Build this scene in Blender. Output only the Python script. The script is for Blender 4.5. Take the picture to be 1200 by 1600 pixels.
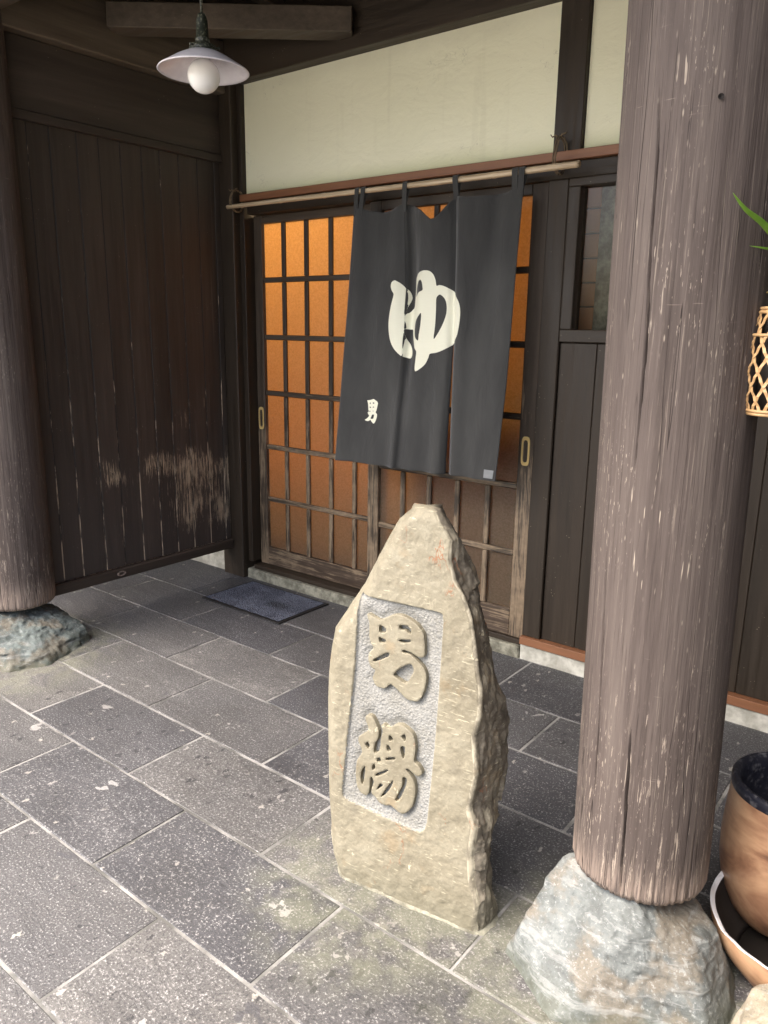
import bpy, math, random
import numpy as np
from mathutils import Vector, Matrix, noise as mn
from mathutils.geometry import delaunay_2d_cdt
random.seed(7); rng = np.random.default_rng(7)
sc = bpy.context.scene
for o in list(bpy.data.objects): bpy.data.objects.remove(o)
rad = math.radians

# ------------------------------------------------------------------ camera
YAW, PIT, ROL, FPX, CX, CY = 0.6632, 0.23593, -0.01445, 1203.0, 600.0, 800.0
CAM = np.array([0.0, 0.0, 1.5])
def _R():
    c, s = math.cos, math.sin
    f = np.array([-s(YAW)*c(PIT), c(YAW)*c(PIT), -s(PIT)]); r = np.array([c(YAW), s(YAW), 0]); d = np.cross(f, r)
    return np.array([c(ROL)*r+s(ROL)*d, -s(ROL)*r+c(ROL)*d, f])
RC = _R()
def ray(x, y): return RC.T @ np.array([(x-CX)/FPX, (y-CY)/FPX, 1.0])
def hit(x, y, ax, val):
    d = ray(x, y); return CAM + d*((val-CAM[ax])/d[ax])
cd = bpy.data.cameras.new('camera'); cam = bpy.data.objects.new('camera', cd); sc.collection.objects.link(cam)
cd.sensor_fit = 'VERTICAL'; cd.sensor_height = 36; cd.lens = 36*FPX/1600; cd.clip_start = 0.05; cd.clip_end = 2000
cam.matrix_world = Matrix([[RC[0][i], -RC[1][i], -RC[2][i], CAM[i]] for i in range(3)] + [[0, 0, 0, 1]])
sc.camera = cam

# ------------------------------------------------------------------ sky, sun, exposure
SUN_AZ, SUN_EL = rad(214), rad(60)          # compass-like: 0 = +Y, clockwise
w = bpy.data.worlds.new('World'); sc.world = w; w.use_nodes = True
wn = w.node_tree; bg = wn.nodes['Background']
sky = wn.nodes.new('ShaderNodeTexSky'); sky.sky_type = 'NISHITA'; sky.sun_disc = False
sky.sun_elevation = SUN_EL; sky.sun_rotation = SUN_AZ; sky.air_density = 0.8; sky.dust_density = 6.0; sky.ozone_density = 0.0
wn.links.new(sky.outputs[0], bg.inputs[0]); bg.inputs[1].default_value = 0.15
sd = bpy.data.lights.new('sun', 'SUN'); sd.energy = 1.5; sd.angle = rad(80); sd.color = (1.0, 0.94, 0.83)
so = bpy.data.objects.new('sun', sd); sc.collection.objects.link(so)
sv = Vector((math.sin(SUN_AZ)*math.cos(SUN_EL), math.cos(SUN_AZ)*math.cos(SUN_EL), math.sin(SUN_EL)))
so.rotation_euler = sv.to_track_quat('Z', 'Y').to_euler(); so.location = (-4, -6, 8)
vs = sc.view_settings; vs.view_transform = 'Standard'; vs.look = 'None'; vs.gamma = 1; vs.use_curve_mapping = False
vs.exposure = 1.97

sc.cycles.max_bounces = 8; sc.cycles.diffuse_bounces = 4

# ------------------------------------------------------------------ node helper
class N:
    def __init__(s, name):
        s.m = bpy.data.materials.new(name); s.m.use_nodes = True; s.t = s.m.node_tree
        s.b = s.t.nodes['Principled BSDF']; s.out = s.t.nodes['Material Output']
        g = s.t.nodes.new('ShaderNodeNewGeometry'); s.pos = g.outputs['Position']; s.nrm = g.outputs['Normal']
        oi = s.t.nodes.new('ShaderNodeObjectInfo'); s.rnd = oi.outputs['Random']; s.ocol = oi.outputs['Color']
    def _in(s, sock, v):
        if v is None: return
        if isinstance(v, bpy.types.NodeSocket): s.t.links.new(v, sock)
        elif sock.type == 'RGBA' and not hasattr(v, '__len__'): sock.default_value = (v, v, v, 1)
        elif sock.type == 'RGBA': sock.default_value = (*v[:3], 1)
        else: sock.default_value = v
    def math(s, op, a, b=None, c=None, clamp=False):
        n = s.t.nodes.new('ShaderNodeMath'); n.operation = op; n.use_clamp = clamp
        for i, v in enumerate((a, b, c)): s._in(n.inputs[i], v)
        return n.outputs[0]
    def mul(s, a, b): return s.math('MULTIPLY', a, b)
    def add(s, a, b): return s.math('ADD', a, b)
    def mp(s, scale, loc=(0, 0, 0), vec=None, rnd=0.0, rot=(0, 0, 0)):
        v = vec or s.pos
        if rnd:
            n0 = s.t.nodes.new('ShaderNodeVectorMath'); n0.operation = 'SCALE'
            c = s.t.nodes.new('ShaderNodeCombineXYZ')
            for i in range(3): s._in(c.inputs[i], s.rnd)
            s._in(n0.inputs[0], c.outputs[0]); n0.inputs['Scale'].default_value = rnd
            a = s.t.nodes.new('ShaderNodeVectorMath'); s._in(a.inputs[0], v); s._in(a.inputs[1], n0.outputs[0]); v = a.outputs[0]
        n = s.t.nodes.new('ShaderNodeMapping'); s._in(n.inputs[0], v); n.inputs[1].default_value = loc; n.inputs[2].default_value = rot
        n.inputs[3].default_value = scale if hasattr(scale, '__len__') else (scale,)*3
        return n.outputs[0]
    def noise(s, vec, scale=1.0, detail=4.0, rough=0.55, dist=0.0, col=False):
        n = s.t.nodes.new('ShaderNodeTexNoise'); s._in(n.inputs['Vector'], vec)
        n.inputs['Scale'].default_value = scale; n.inputs['Detail'].default_value = detail
        n.inputs['Roughness'].default_value = rough; n.inputs['Distortion'].default_value = dist
        return n.outputs['Color' if col else 'Fac']
    def vor(s, vec, scale=1.0, feat='F1', out='Distance', rand=1.0):
        n = s.t.nodes.new('ShaderNodeTexVoronoi'); n.feature = feat; s._in(n.inputs['Vector'], vec)
        n.inputs['Scale'].default_value = scale; n.inputs['Randomness'].default_value = rand
        return n.outputs[out]
    def wave(s, vec, scale, dist=0):
        n = s.t.nodes.new('ShaderNodeTexWave'); s._in(n.inputs['Vector'], vec); n.inputs['Scale'].default_value = scale
        n.inputs['Distortion'].default_value = dist; return n.outputs['Fac']
    def rng(s, v, a, b, lo=0.0, hi=1.0, smooth=True):
        n = s.t.nodes.new('ShaderNodeMapRange'); n.interpolation_type = 'SMOOTHSTEP' if smooth else 'LINEAR'
        s._in(n.inputs[0], v)
        for i, k in enumerate((a, b, lo, hi)): n.inputs[i+1].default_value = k
        return n.outputs[0]
    def mix(s, f, a, b, mode='MIX'):
        n = s.t.nodes.new('ShaderNodeMix'); n.data_type = 'RGBA'; n.blend_type = mode
        s._in(n.inputs[0], f); s._in(n.inputs[6], a); s._in(n.inputs[7], b); return n.outputs[2]
    def ramp(s, f, stops):
        n = s.t.nodes.new('ShaderNodeValToRGB'); s._in(n.inputs[0], f); e = n.color_ramp.elements
        while len(e) < len(stops): e.new(0.5)
        for k, (p, c) in enumerate(stops):
            e[k].position = p; e[k].color = (*(c if hasattr(c, '__len__') else (c,)*3), 1)
        return n.outputs[0]
    def xyz(s, vec=None):
        n = s.t.nodes.new('ShaderNodeSeparateXYZ'); s._in(n.inputs[0], vec or s.pos); return n.outputs
    def line(s, v, c=0.5, wd=0.01):      # 1 on the thin contour where v == c
        return s.math('SUBTRACT', 1.0, s.rng(s.math('ABSOLUTE', s.math('SUBTRACT', v, c)), 0.0, wd), clamp=True)
    def bump(s, h, st=0.5, d=0.01, nrm=None):
        n = s.t.nodes.new('ShaderNodeBump'); n.inputs['Strength'].default_value = st; n.inputs['Distance'].default_value = d
        s._in(n.inputs['Height'], h); s._in(n.inputs['Normal'], nrm); return n.outputs[0]
    def fin(s, col, rough=0.6, nrm=None, spec=0.5, **k):
        s._in(s.b.inputs['Base Color'], col); s._in(s.b.inputs['Roughness'], rough); s._in(s.b.inputs['Normal'], nrm)
        s.b.inputs['Specular IOR Level'].default_value = spec
        for q, v in k.items(): s._in(s.b.inputs[q.replace('_', ' ')], v)
        return s.m
AX = {'z': (1, 1, .05), 'x': (.05, 1, 1), 'y': (1, .05, 1)}
def sca(ax, k): return tuple(k*v for v in AX[ax])

def dark_wood(name, ax, c0=(.026, .0205, .0165), c1=(.078, .061, .048), wear=0.0, wcol=(.33, .25, .165), mode=None, rough=.5, scr=.45):
    n = N(name)
    gr = n.noise(n.mp(sca(ax, 45), rnd=9), 1, 6, .62, .3); bl = n.noise(n.mp(sca(ax, 7), rnd=9), 1, 3)
    fine = n.noise(n.mp(sca(ax, 190), rnd=9), 1, 4, .6)
    f = n.add(n.mul(gr, .6), n.mul(bl, .5))
    col = n.ramp(f, [(.32, c0), (.58, tuple((a+b)/2 for a, b in zip(c0, c1))), (.78, c1)])
    col = n.mix(n.mul(n.rnd, .5), col, n.mix(1.0, col, (1.5, 1.42, 1.4), 'MULTIPLY'))
    # pale hairline scratches
    sc1 = n.mul(n.rng(fine, .66, .74), n.rng(n.noise(n.mp(3.1, (3, 7, 2))), .48, .62))
    col = n.mix(n.mul(sc1, scr), col, (.16, .125, .09))
    dots = n.mul(n.rng(n.vor(n.mp(55, (.3, .1, .7))), .13, .05), n.rng(n.noise(n.mp(9, (1, 5, 8))), .56, .64))
    col = n.mix(n.mul(dots, .55), col, (.4, .34, .26))
    if mode == 'partition':   # paint rubbed off in a patch low on the boards by the door
        x, y, z = n.xyz()
        wob = n.noise(n.mp((4, 4, 2.6), (4, 4, 4)), 1, 3)
        zb = n.mul(n.rng(z, .24, .42), n.rng(z, 1.25, .8)); yb = n.add(n.mul(n.rng(y, 1.95, 2.35), .30), n.mul(n.rng(y, 2.55, 2.72), .70))
        belt = n.mul(n.mul(n.rng(z, .62, .72), n.rng(z, .88, .78)), n.mul(n.rng(y, 2.08, 2.2), .85))
        area = n.math('MAXIMUM', n.mul(zb, yb), belt)
        a2 = n.mul(area, n.rng(wob, .30, .58))
        t1 = n.noise(n.mp((170, 170, 7), rnd=3), 1, 6, .78, .5)
        wm = n.mul(n.rng(n.add(t1, n.mul(a2, .225)), .685, .715), n.rng(a2, .04, .2))
        col = n.mix(wm, col, n.mix(n.noise(n.mp(30)), (.28, .21, .14), (.66, .53, .37)))
        st_ = n.mul(n.rng(n.noise(n.mp((60, 60, 1.2), rnd=5), 1, 5, .7), .60, .72), .35); col = n.mix(st_, col, (.15, .125, .105))
        col = n.mix(n.mul(n.rng(z, 1.35, .3), .45), col, n.mix(.5, col, (.085, .074, .076)))   # paler, greyer colour low down
    elif wear:
        x, y, z = n.xyz()
        t1 = n.noise(n.mp(sca(ax, 80), rnd=3), 1, 6, .7, .8); t2 = n.noise(n.mp(6, (2, 2, 9)), 1, 3)
        zf = n.rng(z, 1.9, .5)
        wm = n.rng(n.add(n.add(n.mul(t1, .75), n.mul(t2, .35)), n.mul(zf, wear)), .78, .90)
        col = n.mix(wm, col, n.mix(n.noise(n.mp(40)), (.12, .085, .055), wcol))
    hb = n.add(n.mul(gr, .6), n.mul(fine, .4))
    return n.fin(col, n.rng(gr, .3, .7, rough-.1, rough+.15), n.bump(hb, .45, .004), spec=.35)

M = {}
M['board'] = dark_wood('dark_board', 'z', mode='partition')
n = N('rubbed_board_edge'); x, y, z = n.xyz(); t = n.noise(n.mp((40, 40, 6)), 1, 5, .7); t = n.add(t, n.mul(n.rng(z, 1.7, .3), .16))
M['board_edge'] = n.fin(n.mix(n.rng(t, .60, .70), (.022, .017, .014), (.40, .31, .22)), .7)
M['wood_z'] = dark_wood('dark_wood_upright', 'z', (.014, .0105, .007), (.046, .034, .023)); M['wood_x'] = dark_wood('dark_wood_lengthwise', 'x', (.014, .0105, .007), (.046, .034, .023)); M['wood_y'] = dark_wood('dark_wood_crosswise', 'y')
M['beam_y'] = dark_wood('brown_beam_wood', 'y', (.05, .039, .029), (.145, .115, .083)); M['beam_x'] = dark_wood('brown_beam_wood_long', 'x', (.045, .035, .026), (.13, .102, .074))
M['door_z'] = dark_wood('worn_door_wood_upright', 'z', (.022, .017, .0125), (.085, .066, .048), wear=.31); M['door_x'] = dark_wood('worn_door_wood_lengthwise', 'x', (.022, .017, .0125), (.085, .066, .048), wear=.31)
M['door_rail'] = dark_wood('worn_door_bottom_rail', 'x', (.03, .021, .015), (.10, .07, .05), wear=.25)

def m_pillar():
    n = N('weathered_log'); x, y, z = n.xyz()
    g1 = n.noise(n.mp((38, 38, 1.3)), 1, 8, .66, .25); g2 = n.noise(n.mp((210, 210, 5)), 1, 6, .72); bl = n.noise(n.mp((5, 5, 1.4)), 1, 4)
    col = n.ramp(n.add(n.mul(g1, .65), n.mul(bl, .4)), [(.30, (.052, .040, .035)), (.5, (.094, .075, .067)), (.66, (.128, .105, .092)), (.85, (.185, .157, .135))])
    col = n.mix(n.rng(g2, .56, .70, 0, .6), col, (.27, .225, .185))
    col = n.mix(n.rng(g2, .45, .32, 0, .65), col, (.035, .026, .024))
    low = n.rng(z, 1.25, .25)
    st = n.noise(n.mp((130, 130, 9), (3, 1, 0)), 1, 6, .75, .5)
    wm = n.rng(n.add(st, n.mul(low, .10)), .665, .73)
    col = n.mix(n.mul(wm, n.add(.4, n.mul(low, .5))), col, (.40, .335, .275))
    foot = n.rng(n.add(z, n.mul(st, .18)), .44, .30)
    col = n.mix(n.mul(foot, n.rng(g2, .35, .6)), col, (.33, .26, .215))
    sp = n.mul(n.rng(n.vor(n.mp((75, 75, 17), (2, 3, 4))), .16, .05), n.rng(n.noise(n.mp((7, 7, 4), (9, 1, 3))), .53, .63))
    col = n.mix(n.mul(sp, .6), col, (.42, .36, .29))
    s4 = n.mul(n.rng(n.noise(n.mp((260, 260, 38), (1, 9, 4)), 1, 3, .6), .635, .67), n.rng(n.add(n.noise(n.mp((7, 7, 3), (4, 2, 2)), 1, 3), n.mul(low, .10)), .50, .62)); col = n.mix(n.mul(s4, .55), col, (.42, .355, .29))
    s2 = n.mul(n.rng(n.noise(n.mp((150, 150, 11), (5, 8, 1)), 1, 2, .5), .69, .73), n.rng(n.noise(n.mp(5, (8, 8, 2))), .50, .62))
    col = n.mix(n.mul(s2, .75), col, (.48, .41, .33))
    s3 = n.mul(n.rng(n.noise(n.mp((14, 14, 230), (2, 8, 5)), 1, 1, .5), .71, .74), n.rng(n.noise(n.mp(8, (1, 3, 2))), .58, .66))
    col = n.mix(n.mul(s3, .22), col, (.42, .36, .29))
    ck = n.mul(n.line(n.noise(n.mp((30, 30, .6), (1, 2, 3)), 1, 2, .5), .47, .006), n.rng(n.noise(n.mp((4, 4, 1.5), (7, 7, 7))), .5, .6))
    col = n.mix(n.mul(ck, .85), col, (.018, .013, .012))
    h = n.add(n.add(n.mul(g1, .6), n.mul(g2, .35)), n.mul(ck, -.6))
    return n.fin(col, .72, n.bump(h, .8, .006), spec=.25)
M['pillar'] = m_pillar()
n = N('crack_dark'); M['crack'] = n.fin((.012, .009, .008), .9)

def m_slab():
    n = N('andesite_slab')
    p = n.mp(1.0, rnd=11)
    big = n.noise(n.mp(3.2, rnd=11), 1, 4); fl = n.noise(n.mp((26, 60, 40), rnd=11), 1, 5, .65, .6)
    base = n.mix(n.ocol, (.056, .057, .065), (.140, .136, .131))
    base = n.mix(n.rng(big, .35, .7, 0, .55), base, n.mix(1, base, (1.3, 1.29, 1.26), 'MULTIPLY'))
    base = n.mix(n.rng(fl, .40, .28, 0, .55), base, (.075, .075, .08))
    s1 = n.noise(n.mp(165, rnd=11), 1, 4, .68); base = n.mix(n.rng(s1, .55, .67, 0, .75), base, (.42, .42, .42))
    base = n.mix(n.rng(s1, .47, .36, 0, .85), base, (.045, .045, .05))
    # pale and dark inclusions a few mm to a few cm across
    wv = n.mp((34, 22, 30), rnd=11)
    wob = n.t.nodes.new('ShaderNodeVectorMath'); n._in(wob.inputs[0], wv); n._in(wob.inputs[1], n.noise(n.mp(70, rnd=11), 1, 2, .5, 0, True))
    v1 = n.vor(wob.outputs[0], 1); c1 = n.vor(wob.outputs[0], 1, out='Color'); cx = n.xyz(c1)
    inc = n.mul(n.rng(v1, .30, .2), n.rng(cx[0], .90, .94)); base = n.mix(n.mul(inc, .55), base, n.mix(cx[1], (.40, .39, .38), (.52, .50, .45)))
    inc2 = n.mul(n.rng(v1, .34, .24), n.rng(cx[2], .90, .92)); base = n.mix(n.mul(inc2, .8), base, (.03, .03, .034))
    wb = n.t.nodes.new('ShaderNodeVectorMath'); n._in(wb.inputs[0], n.mp((6, 8.5, 7), rnd=11)); n._in(wb.inputs[1], n.noise(n.mp(22, rnd=11), 1, 3, .5, 0, True))
    v2 = n.vor(wb.outputs[0], 1); c2 = n.xyz(n.vor(wb.outputs[0], 1, out='Color'))
    i3 = n.mul(n.rng(v2, .17, .14), n.rng(c2[0], .80, .82)); base = n.mix(n.mul(i3, .8), base, n.mix(n.rng(c2[1], .45, .55), (.07, .07, .078), (.34, .335, .33)))
    stn = n.noise(n.mp(1.7, (3, 1, 0)), 1, 5, .6); base = n.mix(n.rng(stn, .38, .66, 0, .5), base, n.mix(1.0, base, (.58, .57, .55), 'MULTIPLY'))
    clf = n.noise(n.mp((3.5, 11, 5), rnd=11, rot=(0, 0, .35)), 1, 6, .68, .5); base = n.mix(n.rng(clf, .52, .66, 0, .4), base, n.mix(1.0, base, (1.55, 1.54, 1.5), 'MULTIPLY'))
    sx, sy, sz = n.xyz()   # moss and damp where the rocks and the marker stone stand
    def blob(cx_, cy_, r): return n.rng(n.math('SQRT', n.add(n.math('POWER', n.math('SUBTRACT', sx, cx_), 2), n.math('POWER', n.math('SUBTRACT', sy, cy_), 2))), r, r*.55)
    moss = n.math('MAXIMUM', blob(-1.12, 1.42, .42), n.math('MAXIMUM', blob(-3.45, 1.55, .62), blob(-.45, 1.5, .55)))
    mm = n.mul(moss, n.rng(n.noise(n.mp(11), 1, 4), .36, .6))
    base = n.mix(n.mul(mm, .32), base, (.235, .245, .165))
    lime = n.mul(n.rng(moss, .5, 1), n.rng(n.noise(n.mp(25, (4, 4, 4)), 1, 4), .5, .68)); base = n.mix(n.mul(lime, .15), base, (.38, .37, .32))
    h = n.add(n.add(n.mul(s1, .45), n.mul(fl, .6)), n.mul(clf, 1.6))
    return n.fin(base, n.rng(big, .3, .7, .5, .72), n.bump(h, .6, .005), spec=.4)
M['slab'] = m_slab()
n = N('pale_mortar'); t = n.noise(n.mp(60), 1, 4); M['mortar'] = n.fin(n.mix(n.rng(n.noise(n.mp(7), 1, 4), .36, .62), (.10, .10, .095), n.mix(t, (.20, .20, .195), (.36, .355, .345))), .9, n.bump(t, .5, .004))
n = N('gravel_ground'); t = n.vor(n.mp(28)); M['gravel'] = n.fin(n.ramp(t, [(0, (.50, .48, .43)), (.6, (.36, .35, .31))]), .95, n.bump(t, .6, .02))

n = N('cream_plaster'); x, y, z = n.xyz(); t = n.noise(n.mp(45), 1, 6, .65); t2 = n.noise(n.mp(3), 1, 4)
c = n.mix(n.rng(t2, .3, .7, 0, .5), (.86, .845, .64), (.82, .81, .60))
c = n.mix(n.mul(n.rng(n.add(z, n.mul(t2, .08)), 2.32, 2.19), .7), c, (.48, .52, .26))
c = n.mix(n.mul(n.rng(n.noise(n.mp((140, 140, 140)), 1, 2), .72, .78), .5), c, (.45, .42, .33))
tw = n.noise(n.mp((5, 5, 9), rot=(0, .4, 0)), 1, 5, .6, .6); dr_ = n.mul(n.rng(n.noise(n.mp((16, 16, 1.1)), 1, 4), .56, .72), .22); c = n.mix(dr_, c, (.66, .64, .46))
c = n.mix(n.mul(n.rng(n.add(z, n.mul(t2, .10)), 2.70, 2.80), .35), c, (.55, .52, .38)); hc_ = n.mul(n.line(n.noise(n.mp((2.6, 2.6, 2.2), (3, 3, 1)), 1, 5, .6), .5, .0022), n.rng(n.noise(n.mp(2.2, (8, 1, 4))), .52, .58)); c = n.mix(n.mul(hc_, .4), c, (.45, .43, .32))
M['plaster'] = n.fin(c, .9, n.bump(n.add(n.mul(tw, 2.2), n.mul(t, .5)), .5, .006), spec=.15)
n = N('plinth_plaster'); t = n.noise(n.mp(14), 1, 6, .65)
M['plinth'] = n.fin(n.mix(n.rng(t, .35, .7), (.34, .33, .28), (.62, .61, .54)), .9, n.bump(t, .4, .005))
n = N('sill_concrete'); t = n.noise(n.mp(22), 1, 6, .65); M['concrete'] = n.fin(n.mix(n.rng(t, .35, .7), (.13, .125, .095), (.34, .33, .26)), .9, n.bump(t, .5, .005))
n = N('red_brown_trim'); t = n.noise(n.mp((4, 60, 60)), 1, 5, .6)
M['trim'] = n.fin(n.mix(t, (.17, .072, .034), (.28, .125, .06)), .5, n.bump(t, .3, .003))

n = N('amber_frosted_glass')      # rolled amber glass that scatters the room light
t = n.noise(n.mp(130), 1, 3, .6); nb = n.bump(t, .9, .004)
tr = n.t.nodes.new('ShaderNodeBsdfTranslucent'); n._in(tr.inputs[0], n.mix(n.rng(t, .35, .65), (.72, .53, .28), (.86, .66, .38)))
n._in(tr.inputs[1], nb)
mx = n.t.nodes.new('ShaderNodeMixShader'); mx.inputs[0].default_value = .66
n.fin((.19, .165, .125), .30, nb, spec=.5)
n.t.links.new(n.b.outputs[0], mx.inputs[1]); n.t.links.new(tr.outputs[0], mx.inputs[2]); n.t.links.new(mx.outputs[0], n.out.inputs[0])
M['glass'] = n.m
n = N('clear_window_glass'); tb = n.t.nodes.new('ShaderNodeBsdfTransparent'); tb.inputs[0].default_value = (.85, .86, .84, 1)
gl = n.t.nodes.new('ShaderNodeBsdfGlossy'); gl.inputs['Roughness'].default_value = .03; fr = n.t.nodes.new('ShaderNodeFresnel'); fr.inputs[0].default_value = 1.55
mx = n.t.nodes.new('ShaderNodeMixShader'); n.t.links.new(n.mul(fr.outputs[0], .45), mx.inputs[0]); n.t.links.new(tb.outputs[0], mx.inputs[1]); n.t.links.new(gl.outputs[0], mx.inputs[2]); n.t.links.new(mx.outputs[0], n.out.inputs[0])
M['clear'] = n.m
n = N('room_wood'); t = n.noise(n.mp((30, 30, 2)), 1, 5); M['room'] = n.fin(n.mix(t, (.42, .2, .085), (.6, .32, .15)), .6)
n = N('screen_wood'); t = n.noise(n.mp((30, 30, 4)), 1, 5); M['screen'] = n.fin(n.mix(t, (.42, .20, .10), (.56, .30, .16)), .6)
n = N('room_floor_boards'); t = n.noise(n.mp((2, 30, 30)), 1, 5); M['room_floor'] = n.fin(n.mix(t, (.12, .07, .04), (.2, .12, .07)), .5)

def m_stone(name, side=False):
    n = N(name); x, y, z = n.xyz()
    b = n.noise(n.mp(5), 1, 5, .6); f = n.noise(n.mp(120), 1, 4, .65); m2 = n.noise(n.mp(22), 1, 5, .62)
    col = n.ramp(n.add(n.mul(b, .55), n.mul(m2, .45)), [(.33, (.175, .156, .110)), (.5, (.232, .211, .154)), (.68, (.285, .265, .20))])
    att = n.t.nodes.new('ShaderNodeAttribute'); att.attribute_name = 'side'; sd_ = att.outputs['Fac']
    sidec = n.ramp(m2, [(.32, (.10, .088, .07)), (.52, (.19, .168, .132)), (.7, (.31, .28, .22))])
    sidec = n.mix(n.rng(n.noise(n.mp((14, 14, 9), (2, 2, 2)), 1, 5, .6), .58, .66), sidec, (.42, .38, .29))
    col = n.mix(sd_, col, sidec)
    col = n.mix(n.rng(f, .56, .72, 0, .3), col, (.43, .40, .31)); col = n.mix(n.rng(f, .44, .30, 0, .4), col, (.16, .142, .10))
    # pale hairline veins and chips
    v = n.mul(n.line(n.noise(n.mp((9, 9, 6), (1, 4, 2)), 1, 3, .55, .2), .5, .006), n.rng(n.noise(n.mp(9, (6, 2, 1)), 1, 3), .54, .62))
    v2 = n.rng(n.noise(n.mp((34, 34, 150), (2, 2, 5)), 1, 2, .5), .68, .71); v2 = n.mul(v2, n.rng(n.noise(n.mp(6, (1, 5, 3))), .48, .6)); v3 = 0
    for q_, (ry, lo_) in enumerate(((.6, (2, 2, 5)), (-.5, (7, 1, 3)), (1.2, (4, 9, 1)), (.1, (8, 3, 6)))):
        u_ = n.mul(n.rng(n.noise(n.mp((26, 26, 210), lo_, rot=(0, ry, 0)), 1, 2, .5), .675, .70), n.rng(n.noise(n.mp(6.5, lo_)), .50, .60)); v3 = u_ if q_ == 0 else n.math('MAXIMUM', v3, u_)
    col = n.mix(n.mul(n.math('MAXIMUM', n.math('MAXIMUM', n.mul(v, .35), v2), v3), .6), col, (.50, .465, .345))
    col = n.mix(n.mul(n.rng(n.noise(n.mp(13, (5, 1, 1)), 1, 5, .65), .56, .68), .35), col, (.135, .12, .09))
    col = n.mix(n.mul(n.rng(n.noise(n.mp(10, (1, 7, 1)), 1, 5, .65), .58, .70), .4), col, (.27, .20, .115))
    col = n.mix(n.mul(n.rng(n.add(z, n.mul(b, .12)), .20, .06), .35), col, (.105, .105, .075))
    ch = n.rng(n.noise(n.mp((36, 36, 24), (3, 3, 8)), 1, 4, .6, 1.0), .665, .69); ch = n.mul(ch, n.rng(n.noise(n.mp(5, (1, 1, 6)), 1, 2), .46, .58))
    col = n.mix(n.mul(ch, .7), col, (.68, .62, .45))
    rs = n.mul(n.line(n.noise(n.mp((8, 8, 4), (9, 4, 2)), 1, 5, .62, .1), .46, .010), n.rng(n.noise(n.mp(7, (2, 8, 5)), 1, 3), .56, .66))
    col = n.mix(n.mul(rs, .8), col, (.26, .10, .045))
    rdg = n.rng(n.math('ABSOLUTE', n.math('SUBTRACT', sd_, .5)), .35, .05); col = n.mix(n.mul(rdg, n.rng(n.noise(n.mp((30, 30, 16), (7, 7, 7)), 1, 4, .6), .44, .60, 0, .7)), col, (.50, .46, .35))
    h = n.add(n.add(n.mul(f, .25), n.mul(m2, .4)), n.mul(n.noise(n.mp(55), 1, 5, .6), .35))
    return n.fin(col, .66, n.bump(h, .85, .005), spec=.3)
M['stone'] = m_stone('beige_river_stone')
n = N('chiselled_panel'); t = n.noise(n.mp(240), 1, 4, .6); t2 = n.noise(n.mp(9), 1, 4); vv = n.rng(n.noise(n.mp(95, (3, 1, 1)), 1, 3, .6), .60, .68)
c = n.mix(n.rng(t2, .35, .65), (.245, .242, .218), (.285, .287, .272)); c = n.mix(n.rng(t, .55, .68, 0, .5), c, (.36, .36, .345))
x, y, z = n.xyz(); c = n.mix(n.mul(vv, n.rng(z, .75, .3, .05, .6)), c, (.21, .225, .235))
pk = n.vor(n.mp(150)); M['panel'] = n.fin(n.mix(n.rng(pk, .45, .75, 0, .35), c, (.17, .175, .175)), .85, n.bump(n.add(t, n.mul(pk, .8)), .8, .004))

def m_rock(name, tint):
    n = N(name); b = n.noise(n.mp(6), 1, 6, .62, .5); m2 = n.noise(n.mp(26), 1, 6, .65, .4); f = n.noise(n.mp(130), 1, 4, .65)
    a = tuple(tint)
    col = n.ramp(n.add(n.mul(b, .6), n.mul(m2, .4)), [(.32, tuple(v*.48 for v in a)), (.48, a), (.60, tuple(min(1, v*1.45) for v in a)), (.75, (.27, .285, .28))])
    col = n.mix(n.mul(n.rng(n.noise(n.mp(8, (3, 9, 1)), 1, 4, .6), .48, .60), .7), col, (.175, .15, .115))
    col = n.mix(n.rng(f, .57, .70, 0, .45), col, (.42, .44, .44)); col = n.mix(n.rng(f, .43, .32, 0, .5), col, (.07, .08, .085))
    v = n.mul(n.line(n.noise(n.mp((12, 12, 10), (1, 4, 2)), 1, 3, .5, .8), .5, .014), n.rng(n.noise(n.mp(6, (6, 2, 1)), 1, 3), .48, .6)); sk = n.noise(n.mp((60, 90, 45), (5, 5, 1)), 1, 6, .7, .4); col = n.mix(n.rng(sk, .55, .66, 0, .4), col, (.36, .385, .38)); col = n.mix(n.rng(sk, .45, .35, 0, .3), col, tuple(v_*.42 for v_ in a))
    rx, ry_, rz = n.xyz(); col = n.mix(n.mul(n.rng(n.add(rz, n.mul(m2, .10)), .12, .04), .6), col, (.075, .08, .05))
    lay = n.noise(n.mp((7, 7, 60), rot=(.5, .3, 0)), 1, 5, .65, .3); col = n.mix(n.rng(lay, .55, .64, 0, .35), col, (.33, .345, .34))
    h = n.add(n.add(n.mul(m2, .7), n.mul(f, .3)), n.mul(lay, .7))
    return n.fin(col, .65, n.bump(h, .5, .008), spec=.35)
M['rock_r'] = m_rock('blue_grey_rock', (.118, .130, .128)); M['rock_l'] = m_rock('green_grey_rock', (.10, .122, .12)); M['rock_b'] = m_rock('tan_boulder', (.30, .265, .20))

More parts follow.
